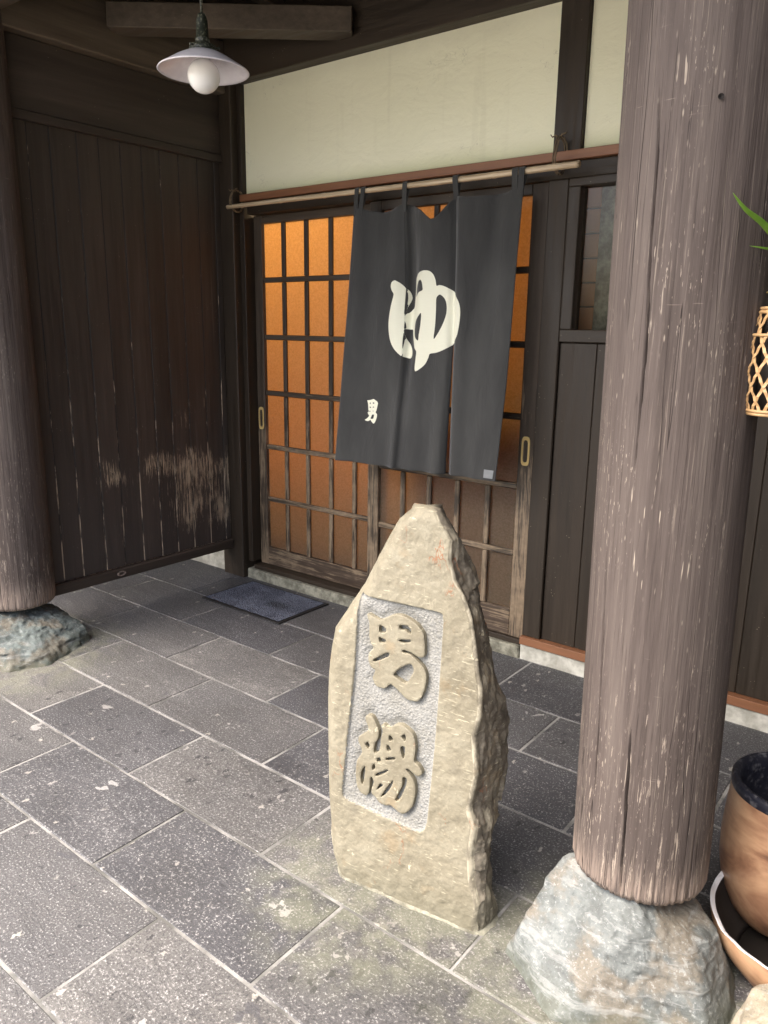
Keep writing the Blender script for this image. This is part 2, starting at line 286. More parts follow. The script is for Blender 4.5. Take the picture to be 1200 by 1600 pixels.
n = N('charcoal_cotton'); x, y, z = n.xyz()
wr = n.noise(n.mp((9, 9, 3.5), rot=(0, .5, 0)), 1, 4, .5, .6); t = n.noise(n.mp((6, 6, 2)), 1, 4)
th = n.noise(n.mp((20, 20, 420)), 1, 2); M['cloth'] = n.fin(n.mix(n.rng(t, .3, .7), (.040, .040, .039), (.060, .060, .057)), .85, n.bump(th, .3, .001, n.bump(wr, .45, .03)), spec=.2, Sheen_Weight=.25, Sheen_Roughness=.5)
n = N('cream_print'); th = n.noise(n.mp((20, 20, 420)), 1, 2); M['print'] = n.fin(n.mix(th, (.76, .755, .60), (.82, .815, .67)), .85, n.bump(th, .2, .001), spec=.15)
n = N('grey_tag_print'); M['tag'] = n.fin(n.mix(n.noise(n.mp((30, 30, 90))), (.17, .18, .185), (.26, .27, .27)), .8)
n = N('dry_bamboo'); t = n.noise(n.mp((3, 120, 120)), 1, 5); M['bamboo'] = n.fin(n.mix(n.rng(t, .3, .7), (.38, .28, .17), (.62, .50, .34)), .4, n.bump(t, .2, .002))
n = N('hemp_rope'); t = n.wave(n.mp((70, 70, 110)), 1.3); M['rope'] = n.fin(n.mix(t, (.10, .07, .04), (.27, .20, .12)), .9, n.bump(t, .8, .003))
n = N('white_enamel'); t = n.noise(n.mp(30), 1, 4); M['enamel'] = n.fin(n.mix(n.rng(t, .4, .7), (.74, .70, .73), (.80, .77, .79)), .22)
n = N('opal_bulb_glass'); M['bulb'] = n.fin((.93, .92, .88), .18, None, .6)
n = N('green_black_metal'); t = n.noise(n.mp(150), 1, 4); M['socket'] = n.fin(n.mix(n.rng(t, .5, .68), (.02, .024, .016), (.17, .17, .12)), .4, n.bump(t, .4, .003))
n = N('black_rubber'); M['rubber'] = n.fin((.012, .012, .013), .6)
n = N('mat_pile'); v = n.vor(n.mp((160, 160, 40))); b = n.noise(n.mp(8), 1, 4); c = n.mix(n.rng(b, .35, .65), (.06, .066, .09), (.10, .112, .15))
sx, sy, sz = n.xyz(); ws = n.math('SQRT', n.add(n.math('POWER', n.math('SUBTRACT', sx, -2.90), 2), n.math('POWER', n.math('MULTIPLY', n.math('SUBTRACT', sy, 2.78), 1.6), 2)))
c = n.mix(n.mul(n.rng(ws, .11, .03), .7), c, (.012, .012, .014)); M['mat'] = n.fin(n.mix(n.rng(v, .15, .6), n.mix(.4, c, (.22, .24, .29)), c), .95, n.bump(n.math('SUBTRACT', 1.0, v), .9, .006), spec=.1)
n = N('brass'); t = n.noise(n.mp(60)); M['brass'] = n.fin(n.mix(t, (.74, .52, .18), (.82, .64, .30)), .4, None, .5, Metallic=.35)
n = N('split_bamboo'); t = n.noise(n.mp((60, 60, 60)), 1, 4); M['split'] = n.fin(n.mix(t, (.36, .20, .085), (.60, .40, .20)), .45)
n = N('leaf_green'); t = n.noise(n.mp(40), 1, 3); M['leaf'] = n.fin(n.mix(t, (.10, .24, .02), (.20, .36, .05)), .4, None, .4)
n = N('brown_ceramic'); x, y, z = n.xyz(); t = n.noise(n.mp((5, 5, 9)), 1, 5, .55, .5); f = n.noise(n.mp((10, 10, 160)), 1, 3)
c = n.ramp(t, [(.34, (.09, .046, .03)), (.45, (.25, .13, .075)), (.57, (.42, .25, .145)), (.72, (.54, .36, .22))]); M['ceramic'] = n.fin(c, .38, n.bump(f, .15, .002), spec=.5)
n = N('blue_black_glaze'); t = n.noise(n.mp(60), 1, 4); M['glaze'] = n.fin(n.mix(n.rng(t, .5, .7), (.016, .017, .026), (.09, .09, .10)), .35, n.bump(t, .4, .003))
n = N('pale_broken_edge'); M['edge'] = n.fin((.66, .66, .68), .6)
n = N('dark_clay'); M['clay'] = n.fin((.018, .014, .012), .6)

# ------------------------------------------------------------------ geometry helpers
COL = sc.collection
def tag(o, label=None, cat=None, group=None, kind=None):
    for k, v in (('label', label), ('category', cat), ('group', group), ('kind', kind)):
        if v: o[k] = v
    return o
def thing(name, loc, label, cat, group=None):
    o = bpy.data.objects.new(name, None); COL.objects.link(o); o.location = loc; o.empty_display_size = .1
    return tag(o, label, cat, group)
def root_loc(o):
    v = Vector(o.location)
    while o.parent: o = o.parent; v += Vector(o.location)
    return np.array(v)
def mk(name, V, F, mat, parent=None, smooth=False, origin=None, uvattr=None):
    V = np.asarray(V, float)
    if parent is not None: off = root_loc(parent)
    elif origin is not None: off = np.array(origin, float)
    else: off = np.array([(V[:, 0].min()+V[:, 0].max())/2, (V[:, 1].min()+V[:, 1].max())/2, V[:, 2].min()])
    me = bpy.data.meshes.new(name); me.from_pydata((V-off).tolist(), [], F if isinstance(F, list) else F.tolist())
    me.materials.append(mat); me.validate()
    if smooth: me.polygons.foreach_set('use_smooth', [True]*len(me.polygons))
    if uvattr is not None:
        a = me.attributes.new('side', 'FLOAT', 'POINT'); a.data.foreach_set('value', uvattr)
    me.update()
    o = bpy.data.objects.new(name, me); COL.objects.link(o)
    if parent is not None: o.parent = parent
    else: o.location = off
    return o
def cbox(x0, x1, y0, y1, z0, z1, b=.003):
    """box with chamfered edges: 24 vertices"""
    b = min(b, (x1-x0)*.3, (y1-y0)*.3, (z1-z0)*.3)
    V = []; idx = {}
    for sx in (0, 1):
        for sy in (0, 1):
            for sz in (0, 1):
                p = [(x0, x1)[sx], (y0, y1)[sy], (z0, z1)[sz]]; s = [1-2*sx, 1-2*sy, 1-2*sz]
                for ax in range(3):   # vertex lying on the face of axis ax
                    q = [p[k]+(0 if k == ax else s[k]*b) for k in range(3)]; idx[(sx, sy, sz, ax)] = len(V); V.append(q)
    F = []
    def face(l, ctr):
        P = [np.array(V[i]) for i in l]; nn = np.cross(P[1]-P[0], P[2]-P[0])
        F.append(list(l) if np.dot(nn, sum(P)/len(P)-ctr) > 0 else list(l)[::-1])
    ctr = np.array([(x0+x1)/2, (y0+y1)/2, (z0+z1)/2])
    for ax in range(3):
        a, c = [k for k in range(3) if k != ax]
        for s in (0, 1):
            l = []
            for u, v in ((0, 0), (1, 0), (1, 1), (0, 1)):
                k = [0, 0, 0]; k[ax] = s; k[a] = u; k[c] = v; l.append(idx[(*k, ax)])
            face(l, ctr)
    for ax in range(3):   # edge strips along axis ax
        a, c = [k for k in range(3) if k != ax]
        for u in (0, 1):
            for v in (0, 1):
                k0 = [0, 0, 0]; k0[a] = u; k0[c] = v; k1 = list(k0); k1[ax] = 1
                face([idx[(*k0, a)], idx[(*k1, a)], idx[(*k1, c)], idx[(*k0, c)]], ctr)
    for sx in (0, 1):
        for sy in (0, 1):
            for sz in (0, 1): face([idx[(sx, sy, sz, k)] for k in range(3)], ctr)
    return V, F
def box(name, x0, x1, y0, y1, z0, z1, mat, parent=None, b=.003):
    V, F = cbox(x0, x1, y0, y1, z0, z1, b); return mk(name, V, F, mat, parent)
def bar(name, p, q, wd, ht, mat, parent=None, b=.003):
    """chamfered bar from p to q; wd across (horizontal), ht up"""
    p, q = np.array(p, float), np.array(q, float); L = np.linalg.norm(q-p); d = (q-p)/L
    side = np.cross(d, (0, 0, 1.)); side /= np.linalg.norm(side); up = np.cross(side, d)
    V, F = cbox(0, L, -wd/2, wd/2, -ht/2, ht/2, b)
    return mk(name, [p+d*v[0]-side*v[1]+up*v[2] for v in np.array(V)], F, mat, parent)
def merge(parts):
    V, F = [], []
    for v, f in parts:
        k = len(V); V += [list(a) for a in v]; F += [[i+k for i in g] for g in f]
    return V, F
def tube(pts, r, seg=10, cap=True):
    pts = [np.array(p, float) for p in pts]; V, F = [], []
    rs = r if hasattr(r, '__len__') else [r]*len(pts); prev = None
    for i, p in enumerate(pts):
        d = pts[min(i+1, len(pts)-1)]-pts[max(i-1, 0)]; d /= np.linalg.norm(d)
        a = np.cross(d, (0, 0, 1.) if abs(d[2]) < .9 else (1., 0, 0)) if prev is None else prev-d*np.dot(prev, d)
        a /= np.linalg.norm(a); prev = a; b = np.cross(d, a)
        for k in range(seg):
            t = 2*math.pi*k/seg; V.append(p+rs[i]*(a*math.cos(t)+b*math.sin(t)))
    for i in range(len(pts)-1):
        for k in range(seg): F.append([i*seg+k, i*seg+(k+1) % seg, (i+1)*seg+(k+1) % seg, (i+1)*seg+k])
    if cap: F.append(list(range(seg))[::-1]); F.append([(len(pts)-1)*seg+k for k in range(seg)])
    return V, F
def lathe(prof, c, seg=48, jit=None):
    V, F = [], []
    for r, z in prof:
        for k in range(seg):
            t = 2*math.pi*k/seg; V.append((c[0]+r*math.cos(t), c[1]+r*math.sin(t), c[2]+z))
    for i in range(len(prof)-1):
        for k in range(seg): F.append([i*seg+k, i*seg+(k+1) % seg, (i+1)*seg+(k+1) % seg, (i+1)*seg+k])
    return V, F
def in_poly(P, poly):
    poly = np.asarray(poly, float); x, y = P[:, 0], P[:, 1]; ins = np.zeros(len(P), bool); j = len(poly)-1
    for i in range(len(poly)):
        xi, yi = poly[i]; xj, yj = poly[j]
        c = ((yi > y) != (yj > y)) & (x < (xj-xi)*(y-yi)/(yj-yi+1e-30)+xi); ins ^= c; j = i
    return ins
def d_poly(P, poly):
    poly = np.asarray(poly, float); D = np.full(len(P), 1e9)
    for i in range(len(poly)):
        a, b = poly[i-1], poly[i]; e = b-a; t = np.clip(((P-a)@e)/(e@e+1e-30), 0, 1); D = np.minimum(D, np.linalg.norm(P-(a+t[:, None]*e), axis=1))
    return D
def smooth_poly(poly, k=3):
    """closed Catmull-Rom through the traced points"""
    P = np.asarray(poly, float); n_ = len(P); out = []
    for i in range(n_):
        p0, p1, p2, p3 = P[i-1], P[i], P[(i+1) % n_], P[(i+2) % n_]
        for s in range(k):
            t = s/k; out.append(.5*((2*p1)+(-p0+p2)*t+(2*p0-5*p1+4*p2-p3)*t*t+(-p0+3*p1-3*p2+p3)*t**3))
    return np.array(out)
def fill(outer, holes, step):
    """triangulated polygon with holes and interior points: P, triangles, loops, distance to the rim"""
    pts = []; edges = []; loops = []
    for lp in [outer]+holes:
        k = len(pts); pts += [tuple(p) for p in lp]; edges += [(k+i, k+(i+1) % len(lp)) for i in range(len(lp))]; loops.append(list(range(k, k+len(lp))))
    o = np.asarray(outer); mn_, mx_ = o.min(0), o.max(0)
    g = np.array([(x, y) for x in np.arange(mn_[0], mx_[0], step) for y in np.arange(mn_[1], mx_[1], step)])
    ok = in_poly(g, o); D = d_poly(g, o)
    for h in holes: ok &= ~in_poly(g, h); D = np.minimum(D, d_poly(g, h))
    pts += [tuple(p) for p in g[ok & (D > step*.45)]]
    r = delaunay_2d_cdt([Vector(p) for p in pts], edges, [], 0, 1e-7)
    P = np.array([tuple(v) for v in r[0]]); T = np.array([f for f in r[2] if len(f) == 3]); c = P[T].mean(1)
    ok = in_poly(c, o)
    for h in holes: ok &= ~in_poly(c, h)
    T = T[ok]; a = P[T]; area = (a[:, 1, 0]-a[:, 0, 0])*(a[:, 2, 1]-a[:, 0, 1])-(a[:, 1, 1]-a[:, 0, 1])*(a[:, 2, 0]-a[:, 0, 0])
    T[area < 0] = T[area < 0][:, ::-1]
    D = d_poly(P, o)
    for h in holes: D = np.minimum(D, d_poly(P, h))
    cnt = {}
    for f in T:
        for i in range(3):
            e = (f[i], f[(i+1) % 3]); cnt[e] = 1
    rim = [e for e in cnt if (e[1], e[0]) not in cnt]
    return P, T, rim, D
def fbm(p, s, o=4):
    return mn.fractal(Vector((p[0]*s, p[1]*s, p[2]*s)), 1.0, 2.0, o)

# ------------------------------------------------------------------ ground and paving
tag(mk('ground', [(-150, -150, -.08), (150, -150, -.08), (150, 150, -.08), (-150, 150, -.08)], [[0, 1, 2, 3]], M['gravel']), kind='structure')
V, F = cbox(-5.6, 2.4, -1.4, 3.2, -.07, -.0022, .002)
paving = tag(mk('paving', V, F, M['mortar']), kind='structure')
row = 0; J = .0038
ys = [.33*k for k in range(-4, 10)]
OFF = {2: -1.49, 3: -1.15, 4: -1.47, 5: -1.82, 6: -2.15, 7: -2.48, 8: -2.15, 1: -1.15, 0: -1.49, -1: -1.15, -2: -1.49, -3: -1.15, -4: -1.49}
for k in range(-4, 9):
    y0 = .33*k; y1 = .33*(k+1) if k < 8 else 3.035
    x = OFF[k]-.66*7
    while x < 2.2:
        x0, x1 = max(x, -5.55), min(x+.66, 2.35)
        if x1-x0 > .08:
            dz = random.uniform(-.0009, .0009); V, F = cbox(x0+J, x1-J-random.uniform(0, .0015), y0+J, y1-J, -.05, dz, .003)
            V = [(a+random.uniform(-.0014, .0014), b_+random.uniform(-.0014, .0014), c_) for a, b_, c_ in V]
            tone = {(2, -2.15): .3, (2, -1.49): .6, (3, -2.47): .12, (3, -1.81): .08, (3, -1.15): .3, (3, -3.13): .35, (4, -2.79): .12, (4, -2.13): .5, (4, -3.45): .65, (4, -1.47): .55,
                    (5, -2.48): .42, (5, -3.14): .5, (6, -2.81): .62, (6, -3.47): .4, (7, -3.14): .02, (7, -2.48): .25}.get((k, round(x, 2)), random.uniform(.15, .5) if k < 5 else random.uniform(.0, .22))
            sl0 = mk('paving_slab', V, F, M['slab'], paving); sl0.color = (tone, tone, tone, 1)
        x += .66

# ------------------------------------------------------------------ the bathhouse front
fac = thing('bathhouse_wall', (-1.2, 3.1, 0), 'cream plaster and dark timber front wall of the bathhouse behind the curtain', 'wall')
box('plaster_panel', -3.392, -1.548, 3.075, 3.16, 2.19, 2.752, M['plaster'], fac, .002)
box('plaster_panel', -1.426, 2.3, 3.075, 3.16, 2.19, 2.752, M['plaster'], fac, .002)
box('post', -1.548, -1.428, 3.052, 3.155, 2.188, 2.752, M['wood_z'], fac)
box('girder', -5.4, 2.3, 3.0, 3.2, 2.742, 3.06, M['wood_x'], fac, .004)
box('lintel', -3.37, 2.3, 3.055, 3.15, 2.088, 2.152, M['wood_x'], fac)
box('trim_rail', -3.40, 2.3, 3.03, 3.15, 2.153, 2.1885, M['trim'], fac, .002)
box('post', -3.60, -3.422, 3.0, 3.17, 0.0, 2.742, M['wood_z'], fac, .004)
box('post', -3.4215, -3.385, 3.045, 3.165, .1, 2.15, M['wood_z'], fac)
box('post', -3.4215, -3.3925, 3.045, 3.165, 2.1535, 2.742, M['wood_z'], fac)
box('sill', -3.4215, -1.56, 3.03, 3.3, -.02, .056, M['concrete'], fac, .006)
box('threshold', -3.385, -1.56, 3.052, 3.2, .0565, .082, M['wood_x'], fac)
box('post', -1.556, -1.466, 3.048, 3.15, .112, 2.0875, M['wood_z'], fac, .004)
box('trim_rail', -1.558, 2.3, 3.03, 3.15, .073, .1115, M['trim'], fac, .002)
box('plinth', -1.556, 2.3, 3.04, 3.16, -.02, .0725, M['plinth'], fac, .002)
box('plinth', -5.4, -3.6005, 3.04, 3.16, -.02, .32, M['plinth'], fac, .002)
box('siding_and_blocker', -5.4, -3.6005, 3.05, 3.16, .3205, 2.742, M['wood_z'], fac)
box('siding_and_blocker', 1.30, 1.40, -1.2, 3.029, -.06, 3.06, M['wood_z'], fac)  # unseen wall added to block light from the right side
box('siding_and_blocker', -4.72, -4.62, 1.2, 3.049, -.02, 2.742, M['wood_z'], fac)  # unseen wall added to darken the area under the partition rail
for x0, x1 in ((-1.4655, -1.302), (-1.301, -1.132), (-1.131, -.962), (-.961, -.79)):
    box('board', x0, x1, 3.064, 3.12, .112, 1.446, M['wood_z'], fac, .003)
x = -.7895
while x < 2.25:
    box('board', x, x+.1685, 3.064, 3.12, .112, 2.0875, M['wood_z'], fac, .003); x += .1695
win = box('window', -1.4655, -.7905, 3.07, 3.075, 1.447, 1.4505, M['wood_x'], fac, .001)
for a in ((-1.465, -.791, 1.449, 1.500), (-1.465, -.791, 2.055, 2.087)): box('window_frame', a[0], a[1], 3.046, 3.12, a[2], a[3], M['wood_x'], win)
for a in ((-1.465, -1.414), (-.842, -.791)): box('window_frame', a[0], a[1], 3.0465, 3.12, 1.5005, 2.0545, M['wood_z'], win)
box('pane', -1.413, -.843, 3.085, 3.089, 1.501, 2.054, M['clear'], win, .0005)
# boards seen through that window
scr = tag(thing('inner_screen', (-1.2, 3.25, 1.4), 'orange brown plank screen seen through the small side window', 'screen'))
for x0, x1 in ((-1.64, -1.525), (-1.523, -1.408), (-1.33, -1.22), (-1.218, -1.10), (-1.098, -.98)):
    for j in range(9):
        box('slat', x0, x1-.001, 3.245, 3.262, 1.3+.1*j, 1.3+.1*j+.093, M['screen'], scr, .004)
box('backing', -1.66, -.9, 3.264, 3.272, 1.28, 2.22, M['wood_z'], scr, .001)
box('upright', -1.4075, -1.3305, 3.24, 3.2635, 1.3, 2.2, M['concrete'], scr)

# sliding doors
def door(label, x0, x1, st0, st1, yf, mull, zb, handle_x):
    d = thing('sliding_door', ((x0+x1)/2, yf+.017, .083), label, 'door', 'sliding lattice doors')
    zt = 2.043; z1 = 2.086; yb = yf+.034
    box('stile', x0, x0+st0, yf, yb, .083, z1, M['door_z'], d); box('stile', x1-st1, x1, yf, yb, .083, z1, M['door_z'], d)
    box('rail', x0+st0+.0005, x1-st1-.0005, yf+.001, yb, .083, zb, M['door_rail'], d); box('rail', x0+st0+.0005, x1-st1-.0005, yf+.001, yb, zt, z1, M['door_x'], d)
    zz = [zb]+[.49, .805, 1.119, 1.433, 1.745]+[zt]; xx = [x0+st0]+mull+[x1-st1]
    for z in zz[1:-1]: box('glazing_bar', x0+st0+.0005, x1-st1-.0005, yf+.006, yb-.012, z-.0145, z+.0145, M['door_x'], d, .004)
    for i in range(len(zz)-1):
        for xm in mull:
            box('glazing_bar', xm-.014, xm+.014, yf+.004, yb-.012, zz[i]+(.015 if i else .0005), zz[i+1]-(.015 if i < len(zz)-2 else .0005), M['door_z'], d, .004)
    for i in range(len(zz)-1):
        for j in range(len(xx)-1):
            a = xx[j]-(.006 if 0 < j else .0); b_ = xx[j+1]+(.006 if j < len(xx)-2 else 0)
            mk('pane', *cbox(a+.001, b_-.001, yb-.0115, yb-.0085, zz[i]+.001-(.006 if i else 0), zz[i+1]-.001+(.006 if i < len(zz)-2 else 0), .0005), M['glass'], d)
    # flush pull: oval plate with a sunk slot
    t = np.linspace(0, 2*math.pi, 28, endpoint=False); hw, hh = .021, .066
    def oval(w_, h_): return [(w_*np.sign(math.cos(a))*abs(math.cos(a))**.6, h_*np.sign(math.sin(a))*abs(math.sin(a))**.35) for a in t]
    V, F = [], []
    for (w_, h_, dy) in ((hw, hh, 0), (hw-.001, hh-.001, -.0035), (hw-.009, hh-.016, -.0035), (hw-.010, hh-.017, .006)):
        V += [(handle_x+u, yf-.0002+dy, .97+v) for u, v in oval(w_, h_)]
    for r_ in range(3):
        for k in range(28): F.append([r_*28+k, r_*28+(k+1) % 28, (r_+1)*28+(k+1) % 28, (r_+1)*28+k])
    F.append([3*28+k for k in range(28)])
    hd = mk('handle', V, F, M['brass'], d)
    return d
door('amber glazed sliding door at the left with weathered stile and bars', -3.383, -2.43, .062, .062, 3.112, [-3.160, -2.990, -2.815, -2.645], .19, -3.352)
door('amber glazed sliding door at the right, mostly behind the curtain, with brass pull', -2.508, -1.558, .069, .078, 3.066, [-2.285, -2.122, -1.957, -1.789], .215, -1.600)

# room behind the doors
rm = mk('interior_room_and_blockers', *merge([cbox(-4.4, 1.2, 5.2, 5.3, -.05, 3.0), cbox(-4.5, -4.4, 3.2, 5.3, -.05, 3.0), cbox(1.2, 1.3, 3.2, 5.3, -.05, 3.0), cbox(-4.5, 1.3, 3.2, 5.3, 3.0, 3.08), cbox(-2.42, -1.2, 3.31, 3.7, .05, 1.35), cbox(-4.3, -2.43, 3.31, 3.6, .05, .62)]), M['room']); tag(rm, kind='structure')  # last two boxes added, unseen, to keep lamp light off the lower panes
tag(mk('interior_floor', *cbox(-4.4, 1.2, 3.301, 5.2, -.1, .05), M['room_floor']), kind='structure')
ld = bpy.data.lights.new('room_lamp', 'POINT'); ld.energy = 31; ld.color = (1.0, .74, .43); ld.shadow_soft_size = .18
lo = bpy.data.objects.new('room_lamp', ld); COL.objects.link(lo); lo.location = (-3.15, 4.1, 2.45)

# ------------------------------------------------------------------ board partition on the left
part = thing('board_partition', (-3.54, 2.43, 0), 'dark board partition with rubbed paint between left log and door', 'wall')
jy = [1.80, 1.912, 2.018, 2.15, 2.263, 2.38, 2.499, 2.607, 2.723, 2.845, 2.96, 2.999]
for a, b_ in zip(jy[:-1], jy[1:]):
    dx = random.uniform(-.0016, .0016); bo = box('board', -3.56, -3.522+dx, a+.0006, b_-.0006, .232, 2.392, M['board'], part, .0032)
    bo.data.materials.append(M['board_edge'])
    for f in bo.data.polygons:
        if f.index >= 6: f.material_index = 1
box('rail', -3.58, -3.498, 1.78, 2.999, .178, .2315, M['wood_y'], part, .005)
box('head_beam', -3.60, -3.508, 1.70, 2.999, 2.393, 2.690, M['wood_y'], part, .004)
box('head_rail', -3.59, -3.495, 1.70, 2.999, 2.355, 2.3925, M['wood_y'], part, .003)
# knot-hole ring on the bottom rail
c0 = hit(190, 891, 0, -3.497)
V, F = [], []
for rr, dx in ((.022, 0), (.019, .004), (.013, .003), (.011, -.001)):
    for k in range(20): t = 2*math.pi*k/20; V.append((-3.4978+dx, c0[1]+rr*1.25*math.cos(t), .205+rr*.62*math.sin(t)))
for r_ in range(3):
    for k in range(20): F.append([r_*20+k, r_*20+(k+1) % 20, (r_+1)*20+(k+1) % 20, (r_+1)*20+k])
F.append([60+k for k in range(20)])
mk('knot', V, F, M['pillar'], part)

# ------------------------------------------------------------------ roof over the porch
roof = thing('porch_roof', (-1.5, 1.6, 2.7), 'dark timber porch roof with beams over the entrance', 'roof')
bar('side_beam', (-3.55, .75, 2.815), (-3.55, 2.999, 2.815), .20, .248, M['beam_y'], roof, .006)
bar('front_beam', (-5.4, 1.70, 2.875), (2.3, 1.70, 2.875), .24, .26, M['beam_x'], roof, .008)
bar('corner_brace', (-3.449, 2.325, 2.855), (-2.565, 2.999, 2.845), .12, .105, M['beam_x'], roof, .004)
x = -5.3
while x < 2.3:
    bar('rafter', (x, .62, 3.03), (x, 2.998, 3.03), .06, .075, M['wood_y'], roof, .003); x += .455
y = .55
while y < 3.3:
    box('roof_board', -5.45, 2.35, y, y+.183, 3.07, 3.09, M['wood_x'], roof, .002); y += .1845
box('roof_board', -5.5, 2.4, .55, 5.4, 3.10, 3.2, M['wood_x'], roof, .004)

# ------------------------------------------------------------------ logs
def ray_cyl(px, py, c, r):
    d = ray(px, py); o = CAM[:2]-np.array(c); A = d[0]**2+d[1]**2; B = o@d[:2]; Cc = o@o-r*r; D = B*B-A*Cc
    if D < 0: return None
    t = (-B-math.sqrt(D))/A; p = CAM+t*d; return math.atan2(p[1]-c[1], p[0]-c[0]), p[2]
def log(label, c, r, z0, z1, lean, cracks, seed, holes=()):
    SEG, ROW = 560, 190; th = np.linspace(0, 2*math.pi, SEG, endpoint=False); zz = np.linspace(z0, z1, ROW)
    V = np.zeros((ROW, SEG, 3))
    for i, z in enumerate(zz):
        cx_ = c[0]+lean[0]*(z-z0); cy_ = c[1]+lean[1]*(z-z0)
        taper = 1-.012*(z-z0)
        for k, t in enumerate(th):
            q = Vector((math.cos(t)*1.1+seed, math.sin(t)*1.1, z*.35)); q2 = Vector((math.cos(t)*9+seed, math.sin(t)*9, z*.5))
            rr = r*taper*(1+.022*mn.noise(q)+.006*mn.noise(q2)+.003*mn.noise(q2*3))
            e = z-z0; rr -= .005*max(0, 1-e/.012)**2 + .009*max(0, mn.noise(Vector((math.cos(t)*14, math.sin(t)*14, seed)))) * max(0, 1-e/.09)
            V[i, k] = (cx_+rr*math.cos(t), cy_+rr*math.sin(t), z)
    for cr, wd, dp in cracks:      # polyline of (theta, z)
        cr = sorted(cr, key=lambda a: a[1]); ct = np.unwrap([a[0] for a in cr]); cz = [a[1] for a in cr]
        for i, z in enumerate(zz):
            if not cz[0] < z < cz[-1]: continue
            t0 = np.interp(z, cz, ct)+.012*mn.noise(Vector((z*6, seed, 1))); f = (z-cz[0])/(cz[-1]-cz[0]); amp = min(1, 6*f, 6*(1-f))
            dt = (th-t0+math.pi) % (2*math.pi)-math.pi
            wz = wd*(.75+.6*mn.noise(Vector((z*5, seed, 4)))+.3*mn.noise(Vector((z*23, seed, 4)))); g = np.clip(1-np.abs(dt)*r/max(wz, .0012), 0, 1)**.6*dp*amp
            V[i, :, 0] -= np.cos(th)*g; V[i, :, 1] -= np.sin(th)*g
    V = V.reshape(-1, 3); F = []
    for i in range(ROW-1):
        a = i*SEG
        for k in range(SEG): k2 = (k+1) % SEG; F.append((a+k, a+k2, a+SEG+k2, a+SEG+k))
    F.append(tuple(range(SEG))[::-1]); F.append(tuple((ROW-1)*SEG+k for k in range(SEG)))
    o = thing('log_pillar', (c[0], c[1], z0), label, 'pillar', 'round log pillars')
    mk('trunk', V, F, M['pillar'], o, True)
    return o
PR, RR = (-.512, 1.70), .160
def crk(pts, c=PR, r=RR): return [p for p in (ray_cyl(x, y, c, r) for x, y in pts) if p]
cr = [(crk([(1053, 120), (1049, 219), (1037, 350), (1024, 537), (1010, 669), (1002, 740)]), .0032, .024),
      (crk([(957, 850), (951, 950), (943, 1092), (931, 1243)]), .0032, .024),
      (crk([(990, 1140), (984, 1214), (976, 1310), (968, 1403)]), .0036, .026),
      (crk([(1010, 0), (1000, 100), (985, 219), (978, 350)]), .0024, .014)]
lp = log('big weathered log pillar at the right beside the carved stone', PR, RR, .225, 3.02, (-.016, 0), cr, 3.1)
hp = ray_cyl(1124, 151, (PR[0]-.03, PR[1]), RR); t = hp[0]
hc = np.array([PR[0]-.016*(hp[1]-.225)+.1615*.985*math.cos(t), PR[1]+.1615*.985*math.sin(t), hp[1]]); nn = np.array([math.cos(t), math.sin(t), 0]); tt = np.array([-math.sin(t), math.cos(t), 0])
V = [hc-nn*.002]+[hc+.0012*nn+.0055*(tt*math.cos(a)+np.array([0, 0, 1])*math.sin(a)) for a in np.linspace(0, 2*math.pi, 12, endpoint=False)]
mk('nail_hole', V, [[0, 1+k, 1+(k+1) % 12] for k in range(12)], M['crack'], lp)
PL = (-3.555, 1.69)
log('dark log pillar at the left edge on a green grey rock', PL, .165, .19, 3.02, (0, 0), [([(-.9, .2), (-.93, .7), (-.88, 1.2)], .005, .010)], 8.4)

